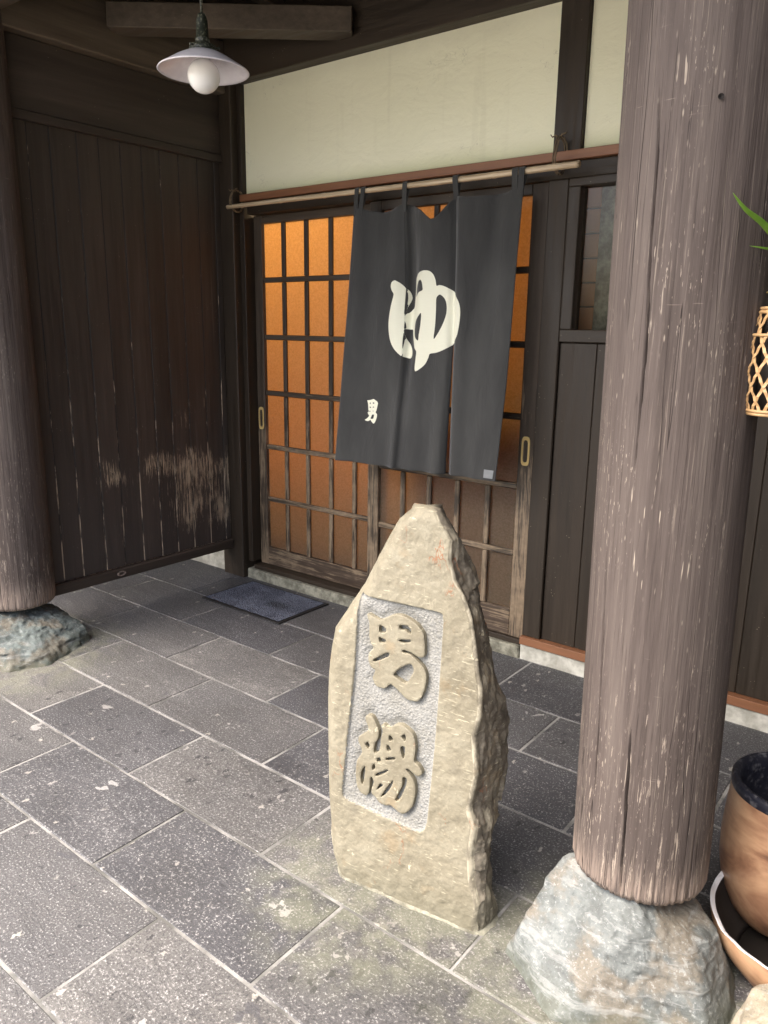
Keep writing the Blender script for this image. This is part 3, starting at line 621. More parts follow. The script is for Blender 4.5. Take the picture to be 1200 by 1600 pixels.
# ------------------------------------------------------------------ rocks
def rock(name, label, c, planes, mat, seed, amp=.010, zc=.06, chips=150, res=160, wide=1.16):
    """intersection of half-spaces (normal, distance from the centre), chipped by many small planes, with broken relief"""
    A = np.array([p[0] for p in planes], float); A /= np.linalg.norm(A, axis=1)[:, None]; D = np.array([p[1] for p in planes], float)
    rg = np.random.default_rng(int(seed*10)); cd_ = rg.normal(size=(chips, 3)); cd_[:, 2] = abs(cd_[:, 2])*.8; cd_ /= np.linalg.norm(cd_, axis=1)[:, None]
    r0 = 1/np.max(np.maximum(cd_@A.T, 1e-4)/D, axis=1); cn = cd_+.45*rg.normal(size=(chips, 3)); cn[:, 2] = np.maximum(cn[:, 2], .3); cn /= np.linalg.norm(cn, axis=1)[:, None]
    ok = (cn*cd_).sum(1) > .6; cn, cd_, r0 = cn[ok], cd_[ok], r0[ok]
    A = np.vstack([A, cn]); D = np.append(D, r0*(cn*cd_).sum(1)*rg.uniform(.955, 1.01, len(r0)))
    V, F = [], []
    for i in range(res+1):
        ph = math.pi*i/res
        for k in range(res*2):
            t = math.pi*k/res; d = np.array([math.sin(ph)*math.cos(t), math.sin(ph)*math.sin(t), math.cos(ph)])
            s = np.sort(np.maximum(A@d, 1e-4)/D)[-3:]; sm = s[-1]*(1+.012*math.exp(-(s[-1]-s[-2])/s[-1]*45)+.006*math.exp(-(s[-1]-s[-3])/s[-1]*45))
            r = 1/sm; p = d*r; q = Vector(p*8)+Vector((seed, 0, 0)); q3 = Vector((p[0]*22, p[1]*22, p[2]*30))+Vector((seed, 5, 0))
            r += amp*(.35*mn.fractal(q, 1, 2, 5) - .55*abs(mn.fractal(q*1.7, 1, 2, 4))) + amp*.30*mn.fractal(q3, .8, 2.1, 4) - amp*.22*abs(mn.noise(q*7.3))
            V.append((c[0]+d[0]*r*wide, c[1]+d[1]*r*wide, zc+d[2]*r))
    W = res*2
    for i in range(res):
        for k in range(W): F.append((i*W+k, (i+1)*W+k, (i+1)*W+(k+1) % W, i*W+(k+1) % W))
    V = np.array(V); V[:, 2] = np.maximum(V[:, 2], -.045)
    return tag(mk(name, V, F, mat, None, True, (c[0], c[1], 0)), label, 'rock')
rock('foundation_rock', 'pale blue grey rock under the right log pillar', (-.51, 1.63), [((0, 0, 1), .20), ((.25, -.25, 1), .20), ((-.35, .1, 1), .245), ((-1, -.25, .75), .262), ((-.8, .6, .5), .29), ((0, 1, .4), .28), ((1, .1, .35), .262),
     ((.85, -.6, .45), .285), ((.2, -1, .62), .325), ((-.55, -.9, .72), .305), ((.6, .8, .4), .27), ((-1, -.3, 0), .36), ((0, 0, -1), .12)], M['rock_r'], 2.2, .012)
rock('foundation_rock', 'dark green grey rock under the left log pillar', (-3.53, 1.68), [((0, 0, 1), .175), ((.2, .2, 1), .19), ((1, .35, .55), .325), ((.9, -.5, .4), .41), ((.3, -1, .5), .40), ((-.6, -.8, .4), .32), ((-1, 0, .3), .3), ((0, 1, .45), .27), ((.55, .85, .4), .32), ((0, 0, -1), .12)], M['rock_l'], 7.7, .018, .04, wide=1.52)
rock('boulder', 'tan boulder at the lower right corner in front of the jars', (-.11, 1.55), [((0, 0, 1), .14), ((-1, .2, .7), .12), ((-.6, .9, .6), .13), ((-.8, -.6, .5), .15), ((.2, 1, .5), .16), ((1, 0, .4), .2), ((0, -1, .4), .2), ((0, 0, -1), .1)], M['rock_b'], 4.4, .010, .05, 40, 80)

# ------------------------------------------------------------------ the carved stone
sa, sl = rad(8), rad(4)
SU = np.array([math.cos(sa), math.sin(sa), 0]); sn = np.array([math.sin(sa), -math.cos(sa), 0]); SZ = np.array([0, 0, 1.])
SVv = SZ*math.cos(sl)-sn*math.sin(sl); SN = sn*math.cos(sl)+SZ*math.sin(sl); SO = np.array([-1.04, 1.423, 0])
def suv(x, y, d=0.0):
    r = ray(x, y); Q = SO-SN*d; t = ((Q-CAM)@SN)/(r@SN); p = CAM+t*r-Q; return np.array([p@SU, p@SVv])
Z6 = lambda p: (450+p[0]/2.1625, 760+p[1]/2.1625)
Lp = [(378, 85), (340, 120), (300, 190), (250, 290), (225, 340), (170, 420), (125, 490), (112, 560), (103, 640), (100, 750), (100, 900), (105, 1050), (112, 1150), (118, 1240), (128, 1275)]
Rp = [(492, 78), (515, 130), (553, 185), (548, 250), (562, 320), (592, 370), (622, 450), (635, 540), (645, 620), (657, 690), (652, 780), (632, 850), (640, 980), (612, 1100), (630, 1160), (615, 1250), (620, 1340), (640, 1420), (628, 1500)]
Sp = [(512, 80), (545, 120), (590, 200), (620, 270), (640, 350), (655, 450), (680, 560), (695, 660), (725, 710), (745, 790), (745, 870), (735, 960), (715, 1050), (722, 1110), (705, 1180), (692, 1240), (700, 1330), (708, 1420), (700, 1455)]
Dv = lambda v: np.interp(v, [0, .1, .3, .5, .7, .9, 1.08], [.09, .105, .15, .19, .16, .12, .06])
def trace(P, dep=False):
    out = []
    for p in P:
        q = suv(*Z6(p)); 
        if dep:
            for _ in range(4): q = suv(*Z6(p), Dv(q[1]))
        out.append(q)
    out = np.array(out); return out[np.argsort(out[:, 1])]
tL, tR, tS = trace(Lp), trace(Rp), trace(Sp, True)
vtop = 1.072
panel_px = [(240, 362), (300, 378), (420, 404), (505, 423), (522, 432), (526, 455), (521, 530), (510, 700), (496, 880), (482, 1020), (470, 1135), (462, 1160), (445, 1171), (425, 1166), (320, 1118), (200, 1062), (184, 1048), (180, 1030), (186, 960), (205, 780), (224, 600), (230, 470), (232, 372)]
panel = np.array([suv(*Z6(p)) for p in panel_px])
Z3 = lambda p: (550+p[0]/8, 920+p[1]/8); Z4 = lambda p: (525+p[0]/7.5, 1100+p[1]/7.5)
otoko = [[(195, 310), (250, 340), (300, 370), (345, 388), (420, 365), (480, 335), (560, 322), (640, 340), (720, 385), (800, 440), (850, 500), (890, 570), (900, 640), (905, 740), (903, 830), (880, 860), (820, 850), (770, 820), (720, 790), (640, 765), (620, 780), (640, 803), (720, 822), (780, 870), (850, 940), (900, 1010), (925, 1090), (920, 1180), (900, 1270), (860, 1360), (810, 1410), (740, 1400), (680, 1380), (610, 1310), (540, 1240), (475, 1192), (430, 1230), (390, 1248), (300, 1215), (265, 1150), (258, 1100), (288, 1020), (240, 980), (210, 920), (200, 850), (220, 790), (265, 745), (240, 690), (215, 600), (215, 480), (210, 400), (190, 340)],
 [(345, 455), (390, 475), (425, 510), (410, 545), (345, 548), (333, 500)], [(335, 605), (375, 618), (418, 640), (405, 675), (340, 668)], [(585, 460), (680, 458), (725, 500), (737, 560), (700, 555), (660, 520), (600, 512)], [(590, 637), (720, 640), (728, 665), (650, 680), (592, 662)],
 [(440, 798), (464, 830), (420, 862), (290, 912), (263, 890), (330, 848)], [(520, 1060), (600, 990), (700, 945), (750, 960), (770, 1030), (740, 1090), (700, 1160), (650, 1180), (590, 1140), (525, 1095)]]
yuk = [[(350, 140), (390, 130), (430, 160), (470, 240), (495, 320), (490, 400), (455, 460), (445, 500), (438, 560), (462, 577), (500, 552), (517, 500), (527, 400), (547, 320), (530, 250), (560, 240), (600, 280), (630, 285), (690, 245), (760, 245), (830, 290), (890, 350), (920, 430), (925, 550), (910, 650), (920, 690), (960, 720), (1000, 790), (1000, 830), (960, 850), (920, 830), (870, 785), (830, 762), (818, 778), (865, 835), (910, 910), (925, 1000), (915, 1100), (890, 1200), (840, 1260), (780, 1290), (720, 1260), (640, 1190), (580, 1190), (500, 1150), (460, 1090), (415, 1050), (420, 980), (440, 920), (422, 866), (400, 870), (393, 960), (375, 1050), (345, 1070), (290, 1040), (245, 960), (230, 850), (235, 740), (250, 650), (300, 575), (290, 500), (262, 440), (270, 380), (330, 340), (375, 310), (370, 260), (345, 190)],
 [(338, 465), (375, 448), (392, 490), (375, 528), (345, 492)], [(618, 380), (640, 372), (668, 422), (622, 430)], [(762, 385), (800, 358), (817, 390), (806, 438)], [(586, 500), (610, 488), (644, 545), (598, 553)], [(748, 514), (803, 508), (797, 628), (773, 628)], [(588, 633), (684, 627), (684, 653), (592, 663)], [(472, 645), (510, 632), (524, 677), (482, 680)], [(423, 720), (450, 702), (457, 750), (423, 775)], [(462, 822), (590, 772), (604, 790), (480, 850)],
 [(320, 745), (340, 742), (327, 880), (305, 943), (283, 870), (293, 790)], [(526, 1078), (578, 998), (655, 902), (664, 930), (612, 1022), (545, 1084)], [(778, 868), (824, 880), (818, 960), (762, 1083), (715, 1138), (688, 1120), (738, 1028), (773, 950)], [(473, 1004), (510, 938), (547, 955), (500, 993)]]
chars = [[smooth_poly([suv(*f(p)) for p in lp], 3) for lp in L_] for L_, f in ((otoko, Z3), (yuk, Z4))]
ROW, NF, NS, NB, NL = 470, 200, 44, 18, 14
vv = np.linspace(-.03, vtop, ROW); UV = []; pos = []; side = []
for i, v in enumerate(vv):
    ul = np.interp(v, tL[:, 1], tL[:, 0]); ur = np.interp(v, tR[:, 1], tR[:, 0]); us = np.interp(v, tS[:, 1], tS[:, 0]); D = Dv(v)
    e = max(0, (v-(vtop-.035))/.035); shr = 1-.10*e**2.5; m_ = (ul+ur)/2; ul = m_+(ul-m_)*shr; ur = m_+(ur-m_)*shr; D0 = .012*e**2
    if v < .05: ul += .012*(1-v/.05)**2
    us = max(us, ur-.10)
    for k in range(NF):
        u = ul+(ur-ul)*k/(NF-1); d = D0+.055*max(0, 1-(u-ul)/.065)**2.2+.005*max(0, 1-(ur-u)/.009)**2; pos.append((u, v, d)); side.append(0 if k < NF-5 else .5)
    d1 = D0+.005
    for k in range(1, NS+1):
        t = k/NS; bul = .010*math.sin(math.pi*t); pos.append((ur+(us-ur)*t+bul, v, d1+(D-d1)*t)); side.append(.5 if k < 3 else 1)
    db = D+.05; 
    for k in range(1, NB+1):
        t = k/NB; pos.append((us+(ul+.05-us)*t, v, D+.05*math.sin(math.pi*min(1, t*1.0))*.8)); side.append(1)
    for k in range(1, NL+1):
        t = k/(NL+1); pos.append((ul+.05-.05*math.sin(t*math.pi/2), v, D+(D0+.055-D)*t)); side.append(.6)
C_ = NF+NS+NB+NL; pos = np.array(pos); side = np.array(side)
isF = (np.arange(len(pos)) % C_) < NF
P2 = pos[:, :2]; din = d_poly(P2[isF], panel); ins = in_poly(P2[isF], panel)
rec = np.where(ins, np.clip(din/.0045, 0, 1)**1.0, 0)*.0085
dl = np.minimum(d_poly(P2[isF], chars[0][0]), d_poly(P2[isF], chars[1][0]))
inl = in_poly(P2[isF], chars[0][0]) | in_poly(P2[isF], chars[1][0])
rec += np.where(ins, np.where(inl, 1, np.exp(-(dl/.014)**2))*.0075*np.clip(din/.008, 0, 1), 0)
pos[isF, 2] += rec
W3 = SO+pos[:, 0:1]*SU+pos[:, 1:2]*SVv-pos[:, 2:3]*SN
ctr = SO+SVv*.5-SN*.09
panelv = np.zeros(len(pos), bool); panelv[np.where(isF)[0]] = ins
for i in range(len(pos)):
    p = W3[i]; s_ = side[i]
    if s_ > .2:
        a = .010*mn.fractal(Vector((p[0]*9, p[1]*9, p[2]*5)), 1, 2, 4)+.0035*mn.fractal(Vector(p*40), 1, 2, 3)
        for fq, am in (((10, 10, 4.2), .020), ((24, 24, 11), .008)):      # flaked faces: each cell a tilted plane of its own
            q = Vector((p[0]*fq[0], p[1]*fq[1], p[2]*fq[2]))+Vector((3.3, 1.1, .4)); sd0 = mn.voronoi(q)[1][0]; g = mn.noise_vector(sd0*7.7); dq = q-sd0
            a += am*(dq.dot(g)*1.1+.35*mn.noise(sd0*5.1))*s_
        edge = min(1, ((i % C_)-NF+4)/10) if (i % C_) < NF+10 else 1
        dr = p-ctr; dr = dr-SVv*(dr@SVv); dr /= np.linalg.norm(dr)+1e-9
        W3[i] = p+dr*a*max(.15, edge)*min(1, .25+(vtop-pos[i, 1])/.12)
    elif not panelv[i]:
        W3[i] = p+SN*(.0022*mn.fractal(Vector(p*7), 1, 2, 4) + .0016*mn.fractal(Vector(p*38), .8, 2, 4) - .0016*max(0, mn.noise(Vector(p*27))-.35))
    else: W3[i] = p+SN*.0009*mn.fractal(Vector(p*90), 1, 2, 2)
Fb, Fp = [], []
for i in range(ROW-1):
    for k in range(C_):
        k2 = (k+1) % C_; f = (i*C_+k, i*C_+k2, (i+1)*C_+k2, (i+1)*C_+k)
        (Fp if (k < NF-1 and panelv[list(f)].all()) else Fb).append(f)
cap = len(W3); top = W3[(ROW-1)*C_:(ROW)*C_]
W3 = np.vstack([W3, top.mean(0)+SVv*.006]); side = np.append(side, 0)
for k in range(C_): Fb.append(((ROW-1)*C_+k, (ROW-1)*C_+(k+1) % C_, cap))
stone = thing('carved_stone', tuple(SO), 'standing beige stone carved with two raised characters on a pale panel', 'stone')
def sub(F):
    ids = sorted({i for f in F for i in f}); mp_ = {a: b for b, a in enumerate(ids)}
    return W3[ids], [tuple(mp_[i] for i in f) for f in F], side[ids]
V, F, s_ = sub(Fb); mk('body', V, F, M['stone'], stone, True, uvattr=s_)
V, F, s_ = sub(Fp); pn = mk('carved_panel', V, F, M['panel'], stone, True); pn['label'] = 'pale sunk panel of the carved stone'
for ch, nm in zip(chars, ('raised character for man', 'raised character for hot bath')):
    P, T, rim, D = fill(ch[0], ch[1:], .0036)
    hgt = .0014*np.clip(1-D/.0022, 0, 1)**2-.0003
    top = SO+P[:, 0:1]*SU+P[:, 1:2]*SVv-hgt[:, None]*SN
    for i in range(len(top)): top[i] += SN*.0009*mn.fractal(Vector(top[i]*50), 1, 2, 3)
    bot = SO+P[:, 0:1]*SU+P[:, 1:2]*SVv-.021*SN; n0 = len(P)
    F = [tuple(t) for t in T]+[(b_, a, a+n0, b_+n0) for a, b_ in rim]
    mk('character', np.vstack([top, bot]), F, M['stone'], pn)['label'] = nm
# pale mortar fillet round the foot of the stone
ft = []
for i in range(0, C_, 4):
    k = np.argmin(abs(vv)) * C_ + i
    ft.append(W3[k]*[1, 1, 0])
ft = np.array(ft); cc = ft.mean(0); V, F = [], []
for p in ft:
    d = (p-cc)/np.linalg.norm(p-cc); r_ = .006+.007*(.5+mn.noise(Vector(p*25)))
    V += [p-d*.012+[0, 0, .010], p+d*r_*.5+[0, 0, .006], p+d*r_+[0, 0, -.002]]
K = len(ft)
for k in range(K):
    for j in range(2): F.append((k*3+j, k*3+j+1, ((k+1) % K)*3+j+1, ((k+1) % K)*3+j))
mk('mortar_fillet', V, F, M['concrete'], stone, True)

# ------------------------------------------------------------------ bamboo rod, curtain, ropes
RY, RZ = 2.965, 2.118
rodth = thing('bamboo_rod', (-2.4, RY, RZ), 'thin bamboo pole carrying the curtain below the plaster', 'pole')
pts, rs = [], []; xa, xb = -3.425, -1.388
for i in range(121):
    t = i/120; x = xa+(xb-xa)*t; pts.append((x, RY+.002*math.sin(9*t), RZ+.002*math.sin(6*t+1)))
    node = min(abs(x-xn) for xn in (-3.30, -3.02, -2.71, -2.38, -2.06, -1.76, -1.49)); rs.append(.0105+.0025*t+.0016*math.exp(-(node/.007)**2))
mk('culm', *tube(pts, rs, 14), M['bamboo'], rodth, True)
def nor_y(z): return 2.953-.112*np.clip((2.06-z)/1.2, 0, 1.05)
def npx(px, py):
    """pixel -> (x, z) on the leaning curtain sheet"""
    d = ray(px, py); t = (2.9-CAM[1])/d[1]
    for _ in range(12): p = CAM+d*t; t = (nor_y(p[2])-CAM[1])/d[1]
    return np.array([p[0], p[2]])
B = [[npx(*p) for p in l] for l in ([(553, 325), (545, 480), (536, 620), (528, 718)], [(633, 320), (631, 430), (627, 560), (617, 731)], [(711, 306), (710, 420), (707, 545), (695.5, 742)], [(819, 292), (806, 430), (792, 600), (775, 752)])]
Bx = lambda k, z: np.interp(z, [p[1] for p in B[k]][::-1], [p[0] for p in B[k]][::-1])
topl = np.array([npx(*p) for p in [(553, 327), (565, 326), (580, 330), (597, 332), (615, 327), (632, 318), (645, 322), (657, 328), (667, 337), (675, 343), (682, 342), (690, 335), (703, 317), (711, 306), (730, 308), (760, 304), (790, 300), (805, 293), (819, 294)]])
botl = np.array([npx(*p) for p in [(528, 718), (570, 725), (617, 731), (655, 736), (695, 742), (735, 747), (775, 752)]])
def fold(x, z):
    """how far the cloth stands out from the sheet towards the viewer"""
    s = np.clip((2.06-z)/1.2, 0, 1); b1, b2 = Bx(1, z), Bx(2, z)
    f = .014*np.sin((x+2.5)*13+1.0+s*1.2)*(.35+.65*s)+.008*np.sin((x+2.5)*31+s*2)+.003*np.sin((x+2.5)*57-s*5)*(1-.4*s)
    g = lambda d, w_: np.exp(-(d/w_)**2)
    f += .018*g(np.minimum(x-b1, 0), .06)*(x <= b1)*(.3+.7*s)+np.where(x > b1, .018*(.3+.7*s)-.040*(1-np.exp(-(x-b1)/.012))*np.exp(-(x-b1)/.07)-.018*(.3+.7*s)*(1-np.exp(-(x-b1)/.03)), 0)
    f += .014*g(x-b2+.05, .04)-.030*g(x-b2, .016)*(.5+.5*s)+.012*g(x-b2-.05, .05)
    top_ = np.exp(-((2.06-z)/.16)**2); f += .022*top_*np.sin(np.clip((x+2.22)/.275, 0, 1)*math.pi)-.012*top_*np.sin(np.clip((x+1.945)/.33, 0, 1)*math.pi)
    f += .02*np.exp(-((z-1.62)/.28)**2)*g(x-(b1+.02), .05)*-1
    return f
nor = thing('noren_curtain', (-2.06, 2.9, .84), 'charcoal split curtain with large cream bath sign hanging before the doors', 'curtain')
gap = [(0, 0), (0, -.002), (.004, 0)]
for k in range(3):
    NU, NVV = 46, 110; V, F = [], []
    for j in range(NVV):
        s = j/(NVV-1)
        for i in range(NU):
            u = i/(NU-1); zt0 = 2.05; z = 1.5
            for _ in range(5):
                xl, xr = Bx(k, z), Bx(k+1, z)
                sl_ = np.clip((1.50-z)/.6, 0, 1)
                if k == 1: xr -= .010*sl_
                if k == 0: xr -= .002*sl_
                x = xl+(xr-xl)*u; zt = np.interp(x, topl[:, 0], topl[:, 1]) if j < NVV//2 else None
                xt = Bx(k, 2.05)+(Bx(k+1, 2.05)-Bx(k, 2.05))*u; xb_ = Bx(k, .86)+(Bx(k+1, .86)-Bx(k, .86))*u
                z = np.interp(xt, topl[:, 0], topl[:, 1])*(1-s)+np.interp(xb_, botl[:, 0], botl[:, 1])*s
            V.append((x, nor_y(z)-fold(x, z), z))
    for j in range(NVV-1):
        for i in range(NU-1): F.append((j*NU+i, (j+1)*NU+i, (j+1)*NU+i+1, j*NU+i+1))
    o = mk('cloth_panel', V, F, M['cloth'], nor, True)
    md = o.modifiers.new('thickness', 'SOLIDIFY'); md.thickness = .0012; md.offset = -1
for px, wd in ((558, 5), (567.5, 5), (632, 5), (711, 5.5), (803, 5.5), (813.5, 5.5)):
    xy = npx(px, 320 if px < 640 else 302); x = xy[0]; w_ = wd*.0024; zt = np.interp(x, topl[:, 0], topl[:, 1]); yt = float(nor_y(zt)-fold(x, zt))
    V, F = [], []; path = [(yt-.0015, zt-.035), (yt-.0015, zt)]
    for a in np.linspace(math.pi, 0, 9): path.append((RY+.0165*math.cos(a), RZ+.0165*math.sin(a)))
    path += [(yt+.004, zt+.004), (yt+.003, zt-.03)]
    for y_, z_ in path: V += [(x-w_, y_, z_), (x+w_, y_, z_)]
    for i in range(len(path)-1): F.append((2*i, 2*i+1, 2*i+3, 2*i+2))
    o = mk('tab', V, F, M['cloth'], nor); md = o.modifiers.new('thickness', 'SOLIDIFY'); md.thickness = .0016; md.offset = 0
def cloth_print(name, loops, step, label):
    P, T, rim, D = fill(loops[0], loops[1:], step)
    V = [(x, nor_y(z)-fold(x, z)-.0016, z) for x, z in P]
    mk(name, V, [tuple(t) for t in T], M['print'], nor, True)['label'] = label
Y1 = lambda p: npx(590+p[0]/8, 410+p[1]/8); Y2 = lambda p: npx(550+p[0]/20, 610+p[1]/20)
yu = [[(215, 225), (180, 250), (168, 300), (180, 350), (200, 385), (200, 420), (170, 530), (148, 640), (135, 750), (135, 860), (150, 970), (185, 1060), (240, 1130), (300, 1180), (350, 1203), (395, 1190), (413, 1150), (405, 1100), (370, 1050), (330, 990), (312, 930), (306, 850), (312, 834), (340, 838), (382, 845), (395, 900), (430, 990), (460, 1070), (492, 1115), (485, 1200), (475, 1290), (475, 1340), (490, 1360), (540, 1330), (600, 1270), (640, 1190), (660, 1142), (740, 1130), (830, 1100), (905, 1055), (975, 985), (1015, 920), (1035, 840), (1050, 740), (1060, 620), (1050, 520), (1020, 450), (970, 385), (905, 330), (840, 295), (790, 285), (755, 293), (745, 230), (725, 170), (690, 125), (640, 103), (580, 100), (520, 115), (470, 140), (430, 180), (417, 220), (415, 300), (408, 390), (400, 480), (390, 555), (360, 590), (322, 638), (325, 560), (350, 470), (355, 430), (340, 360), (310, 300), (270, 255), (240, 235)],
 [(520, 215), (490, 235), (460, 280), (445, 330), (437, 425), (475, 390), (520, 365), (567, 345), (565, 300), (555, 250), (540, 225)], [(552, 635), (510, 670), (465, 725), (443, 780), (440, 840), (450, 910), (475, 950), (515, 975), (525, 900), (545, 780)], [(800, 403), (765, 425), (748, 470), (745, 600), (730, 800), (710, 955), (760, 900), (810, 820), (850, 730), (875, 640), (880, 560), (870, 490), (845, 440)]]
cloth_print('bath_sign', [smooth_poly([Y1(p) for p in l], 3) for l in yu], .008, 'large cream hiragana bath sign')
ot = [[(435, 315), (560, 300), (665, 270), (700, 285), (790, 350), (810, 400), (790, 500), (765, 620), (735, 685), (780, 750), (770, 840), (735, 950), (690, 1030), (650, 1035), (600, 985), (545, 915), (510, 950), (450, 965), (390, 950), (355, 920), (430, 880), (490, 820), (505, 780), (465, 740), (450, 690), (495, 660), (475, 610), (465, 450), (455, 390)],
 [(540, 370), (563, 400), (545, 437), (518, 410)], [(650, 375), (692, 380), (692, 418), (650, 418), (632, 395)], [(528, 503), (577, 530), (545, 558), (517, 530)], [(650, 502), (684, 515), (684, 543), (632, 532)], [(505, 640), (562, 646), (545, 668), (512, 668)], [(640, 628), (678, 648), (640, 658)], [(620, 755), (680, 755), (675, 830), (655, 880), (600, 895), (555, 880), (580, 830)]]
cloth_print('men_sign', [np.array([Y2(p) for p in l]) for l in ot], .006, 'small cream character for man')
tg = np.array([npx(*p) for p in ((758, 733), (773, 735), (771, 748), (757, 746))])
P, T, rim, D = fill(tg, [], .01); mk('care_label', [(x, nor_y(z)-fold(x, z)-.002, z) for x, z in P], [tuple(t) for t in T], M['tag'], nor)

def rope(label, x, ztop):
    th_ = thing('hemp_tie', (x, 3.0, RZ), label, 'rope', 'rope ties of the bamboo pole')
    for k, dx in enumerate((-.006, .004)):
        pts = [(x+dx+.003*math.sin(3*t), 3.0-.0+.048*math.cos(t)-.0, (RZ+ztop)/2+((ztop-RZ)/2+.022)*math.sin(t)) for t in np.linspace(0, 2*math.pi, 30)]
        pts = [(a, min(b_, 3.045), c_) for a, b_, c_ in pts]
        mk('loop', *tube(pts, .0032, 6, False), M['rope'], th_, True)
    for sx in (-1, 1):
        pts = [(x+sx*.004, 2.985, ztop+.012), (x+sx*.014, 2.975, ztop+.022), (x+sx*.026, 2.976, ztop+.020+.004*sx), (x+sx*.034, 2.974, ztop+.026)]
        mk('knot_end', *tube(pts, [.0038, .0034, .003, .002], 6), M['rope'], th_, True)
rope('hemp cord knot tying the pole near its right end', -1.488, 2.215); rope('hemp cord tying the pole near its left end beside the partition', -3.385, 2.185)

# ------------------------------------------------------------------ pendant lamp
LC = (-2.268, 1.878)
lam = thing('pendant_lamp', (LC[0], LC[1], 2.26), 'white enamel pendant lamp with round bulb under the porch roof', 'lamp')
mk('cord', *tube([(LC[0]-.012, LC[1]+.006, 3.07), (LC[0]-.005, LC[1]+.004, 2.7), (LC[0], LC[1], 2.50)], .0045, 8), M['socket'], lam, True)
sk_ = mk('socket', *lathe([(.001, .246), (.012, .244), (.016, .233), (.019, .222), (.021, .172), (.024, .170), (.024, .163), (.021, .160), (.03, .152), (.043, .148), (.046, .136), (.044, .128), (.05, .126)], (LC[0], LC[1], 2.26), 28), M['socket'], lam, True)
for a in (.6, 2.7, 4.8):
    c = np.array([LC[0]+.046*math.cos(a), LC[1]+.046*math.sin(a), 2.40]); d = np.array([math.cos(a), math.sin(a), 0]); mk('screw', *tube([c, c+d*.008, c+d*.0085, c+d*.012], [.003, .003, .005, .004], 8), M['socket'], sk_, True)
sh = [(.046, .084), (.06, .081), (.09, .066), (.12, .048), (.143, .034), (.151, .029), (.153, .026), (.150, .024), (.142, .0295), (.12, .043), (.09, .060), (.06, .074), (.04, .078)]
mk('shade', *lathe([(r_, z+.044) for r_, z in sh], (LC[0], LC[1], 2.26), 64), M['enamel'], lam, True)
bb = [(.0205, .145), (.022, .108)]+[(.054*math.sin(a), .054-.054*math.cos(a)) for a in np.linspace(math.pi*.86, .02, 22)]
bb = [(max(r_, .0005), z) for r_, z in bb]
mk('bulb', *lathe(bb, (LC[0], LC[1], 2.262), 40), M['bulb'], lam, True)

# ------------------------------------------------------------------ doormat
mat = thing('doormat', (-3.015, 2.79, 0), 'blue grey ribbed doormat with black rim before the left door', 'mat')
box('rubber_border', -3.325, -2.71, 2.598, 2.985, .0015, .008, M['rubber'], mat, .003)
nx, ny = 80, 50; V, F = [], []
for j in range(ny+1):
    for i in range(nx+1): V.append((-3.308+.581*i/nx, 2.615+.353*j/ny, .0095+.0025*random.random()))
for j in range(ny):
    for i in range(nx): F.append((j*(nx+1)+i, j*(nx+1)+i+1, (j+1)*(nx+1)+i+1, (j+1)*(nx+1)+i))
mk('pile', V, F, M['mat'], mat)

# ------------------------------------------------------------------ basket with grass on the right log
bc = CAM+1.50*ray(1212, 575); bx, by = bc[0], bc[1]; bz0, bz1 = 1.342, 1.545; br = .047
bas = thing('hanging_basket', (bx, by, bz0), 'woven split bamboo vase basket hung on the right log', 'basket')
prof = lambda s: br*(1.0+.10*math.sin(s*math.pi*.9)-.22*s**3)*(1-.12*(1-s)**6)
for sgn in (1, -1):
    for k in range(11):
        pts = []
        for i in range(23):
            s = i/22; a = 2*math.pi*k/11+sgn*s*2.1; r_ = prof(s)+.0012*sgn*math.cos(i*math.pi); pts.append((r_, a, bz0+s*(bz1-bz0)))
        V, F = [], []
        for r_, a, z in pts:
            da = .0032/r_
            for q in (-1, 1): V += [(bx+(r_-.0006)*math.cos(a+q*da), by+(r_-.0006)*math.sin(a+q*da), z), (bx+(r_+.0008)*math.cos(a+q*da), by+(r_+.0008)*math.sin(a+q*da), z)]
        for i in range(22):
            o_ = i*4
            for q in ((0, 1), (1, 3), (3, 2), (2, 0)): F.append((o_+q[0], o_+4+q[0], o_+4+q[1], o_+q[1]))
        mk('strip', V, F, M['split'], bas)
for z, r_ in ((bz0+.002, prof(0)), (bz0+.008, prof(.04)), (bz1, prof(1)), (bz1-.007, prof(.97)), (bz1-.05, prof(.75)+.001)):
    mk('hoop', *tube([(bx+r_*math.cos(a), by+r_*math.sin(a), z) for a in np.linspace(0, 2*math.pi, 33)], .0034, 6, False), M['split'], bas, True)
it_ = mk('inner_tube', *lathe([(.001, .006), (.028, .006), (.028, .19), (.025, .19), (.025, .02)], (bx, by, bz0), 20), M['clay'], bas, True)
hk = np.array([bx-.02, by+.02, bz1+.03])
mk('wire_handle', *tube([(bx-.03, by+.012, bz1-.004), (bx-.018, by+.012, bz1+.02), (bx-.012, by+.012, bz1+.034), (bx-.004, by+.012, bz1+.02), (bx+.01, by+.012, bz1-.004)], .0012, 6), M['tag'], bas, True)
pc_ = np.array([PR[0]-.016*(bz1-.225), PR[1]]); dv_ = np.array([bx-.012, by+.012])-pc_; dv_ /= np.linalg.norm(dv_); ps_ = pc_+dv_*(RR-.012)
mk('nail', *tube([(ps_[0], ps_[1], bz1+.030), (bx-.012, by+.012, bz1+.033), (bx-.012+dv_[0]*.008, by+.012+dv_[1]*.008, bz1+.036)], .0018, 6), M['brass'], bas, True)
gr = thing('grass_sprig', (bx, by, bz1-.1), 'green grass blades arching out of the hanging basket', 'plant')
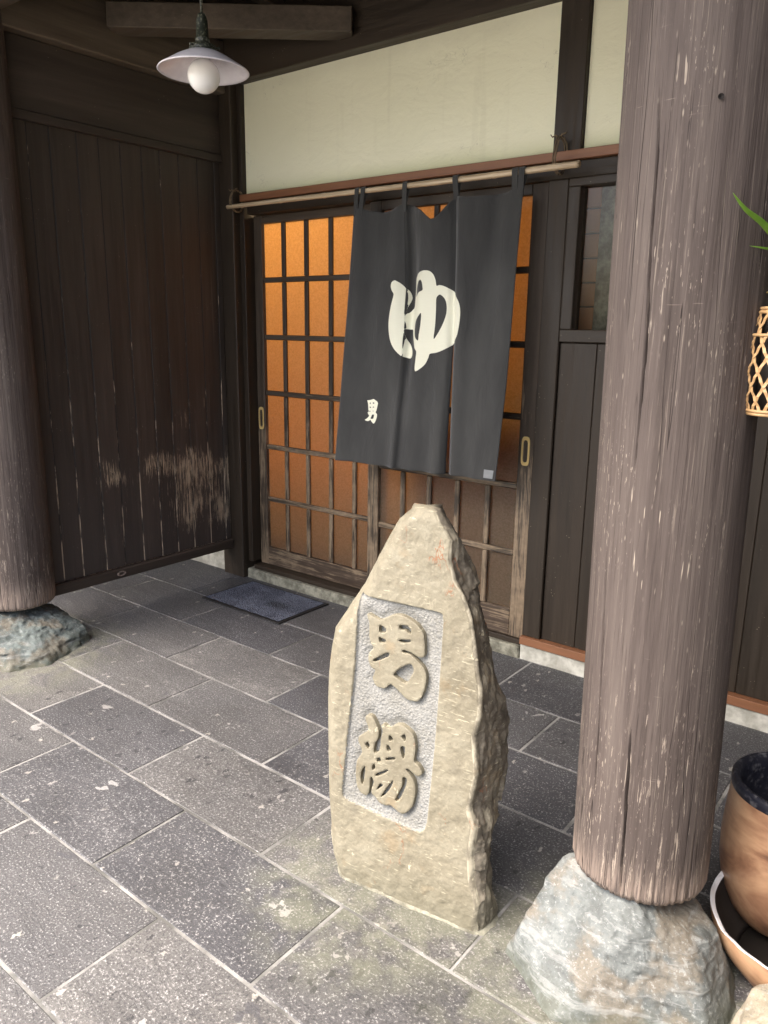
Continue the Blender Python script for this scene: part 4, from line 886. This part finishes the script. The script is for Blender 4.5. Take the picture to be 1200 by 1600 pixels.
def blade(pxs, deps, w0):
    P = [CAM+d*ray(*p) for p, d in zip(pxs, deps)]
    P = [np.array([bx, by, bz1-.1])]+P
    Q = []
    for i in range(len(P)-1):
        for s in range(8):
            t = s/8; p0, p1, p2, p3 = P[max(i-1, 0)], P[i], P[i+1], P[min(i+2, len(P)-1)]
            Q.append(.5*(2*p1+(p2-p0)*t+(2*p0-5*p1+4*p2-p3)*t*t+(3*p1-p0-3*p2+p3)*t**3))
    Q.append(P[-1]); V, F = [], []
    for i, q in enumerate(Q):
        s = i/(len(Q)-1); wd = w0*min(1, .35+2*s)*(1-max(0, (s-.55)/.45)**1.6)+.0002
        tg_ = Q[min(i+1, len(Q)-1)]-Q[max(i-1, 0)]; sd_ = np.cross(tg_, q-CAM); sd_ /= np.linalg.norm(sd_); fw = (q-CAM)/np.linalg.norm(q-CAM)
        V += [q-sd_*wd, q+fw*wd*.35, q+sd_*wd]
    for i in range(len(Q)-1):
        for k in range(2): F.append((i*3+k, i*3+k+1, i*3+4+k, i*3+3+k))
    o = mk('leaf', V, F, M['leaf'], gr, True); md = o.modifiers.new('thickness', 'SOLIDIFY'); md.thickness = .0006
blade([(1222, 440), (1216, 385), (1195, 352), (1165, 327), (1145, 301)], [1.47, 1.42, 1.38, 1.35, 1.33], .0055)
blade([(1225, 450), (1228, 410), (1215, 393), (1195, 388), (1171, 384)], [1.48, 1.45, 1.42, 1.40, 1.39], .0028)
blade([(1235, 440), (1265, 360), (1310, 330)], [1.55, 1.55, 1.57], .005)

# ------------------------------------------------------------------ jars
jc = (-.232, 1.985, .004)
jar = thing('ceramic_jar', jc, 'tall brown ceramic jar with dark blue rim behind the right log', 'jar')
out = [(.058, 0), (.070, .003), (.098, .022), (.125, .058), (.146, .11), (.156, .17), (.158, .24), (.154, .31), (.150, .36), (.149, .38)]
mk('body', *lathe([(.001, 0)]+out, jc, 64), M['ceramic'], jar, True)
mk('rim', *lathe([(.149, .3795), (.151, .389), (.150, .403), (.144, .409), (.134, .406), (.128, .395), (.126, .37), (.132, .30), (.128, .2), (.09, .09), (.001, .08)], jc, 64), M['glaze'], jar, True)
# broken jar lying beside it: tilted half shell with a chipped pale edge
bj = (-.125, 1.86, 0)
brk = thing('broken_jar', bj, 'wide broken brown jar with pale chipped edge around the tall jar', 'jar')
SEG = 96; rimh = [.135+.030*mn.noise(Vector((math.cos(2*math.pi*k/SEG)*1.6+4, math.sin(2*math.pi*k/SEG)*1.6, 3)))+.012*mn.noise(Vector((k*.30, 1, 1))) for k in range(SEG)]
def ring(s_, off):
    return [np.array([bj[0], bj[1], max(rimh[k]*s_+.001-off*.3, .001)])+np.array([math.cos(2*math.pi*k/SEG), math.sin(2*math.pi*k/SEG), 0])*((.165+.078*math.sin(min(1, s_)*math.pi/2))-off) for k in range(SEG)]
def shell(rings):
    V = [p for r_ in rings for p in r_]; F = [(i*SEG+k, i*SEG+(k+1) % SEG, (i+1)*SEG+(k+1) % SEG, (i+1)*SEG+k) for i in range(len(rings)-1) for k in range(SEG)]; return V, F
V, F = shell([ring(s_, 0) for s_ in np.linspace(0, 1, 14)]); F.append(tuple(range(SEG))); mk('outer_wall', V, F, M['ceramic'], brk, True)
V, F = shell([ring(s_, .011) for s_ in np.linspace(.09, 1, 14)]); F.append(tuple(range(SEG))); mk('inner_wall', V, F, M['clay'], brk, True)
V, F = shell([ring(1, -.0003), ring(1.01, .005), ring(1, .0113)]); mk('broken_edge', V, F, M['edge'], brk)
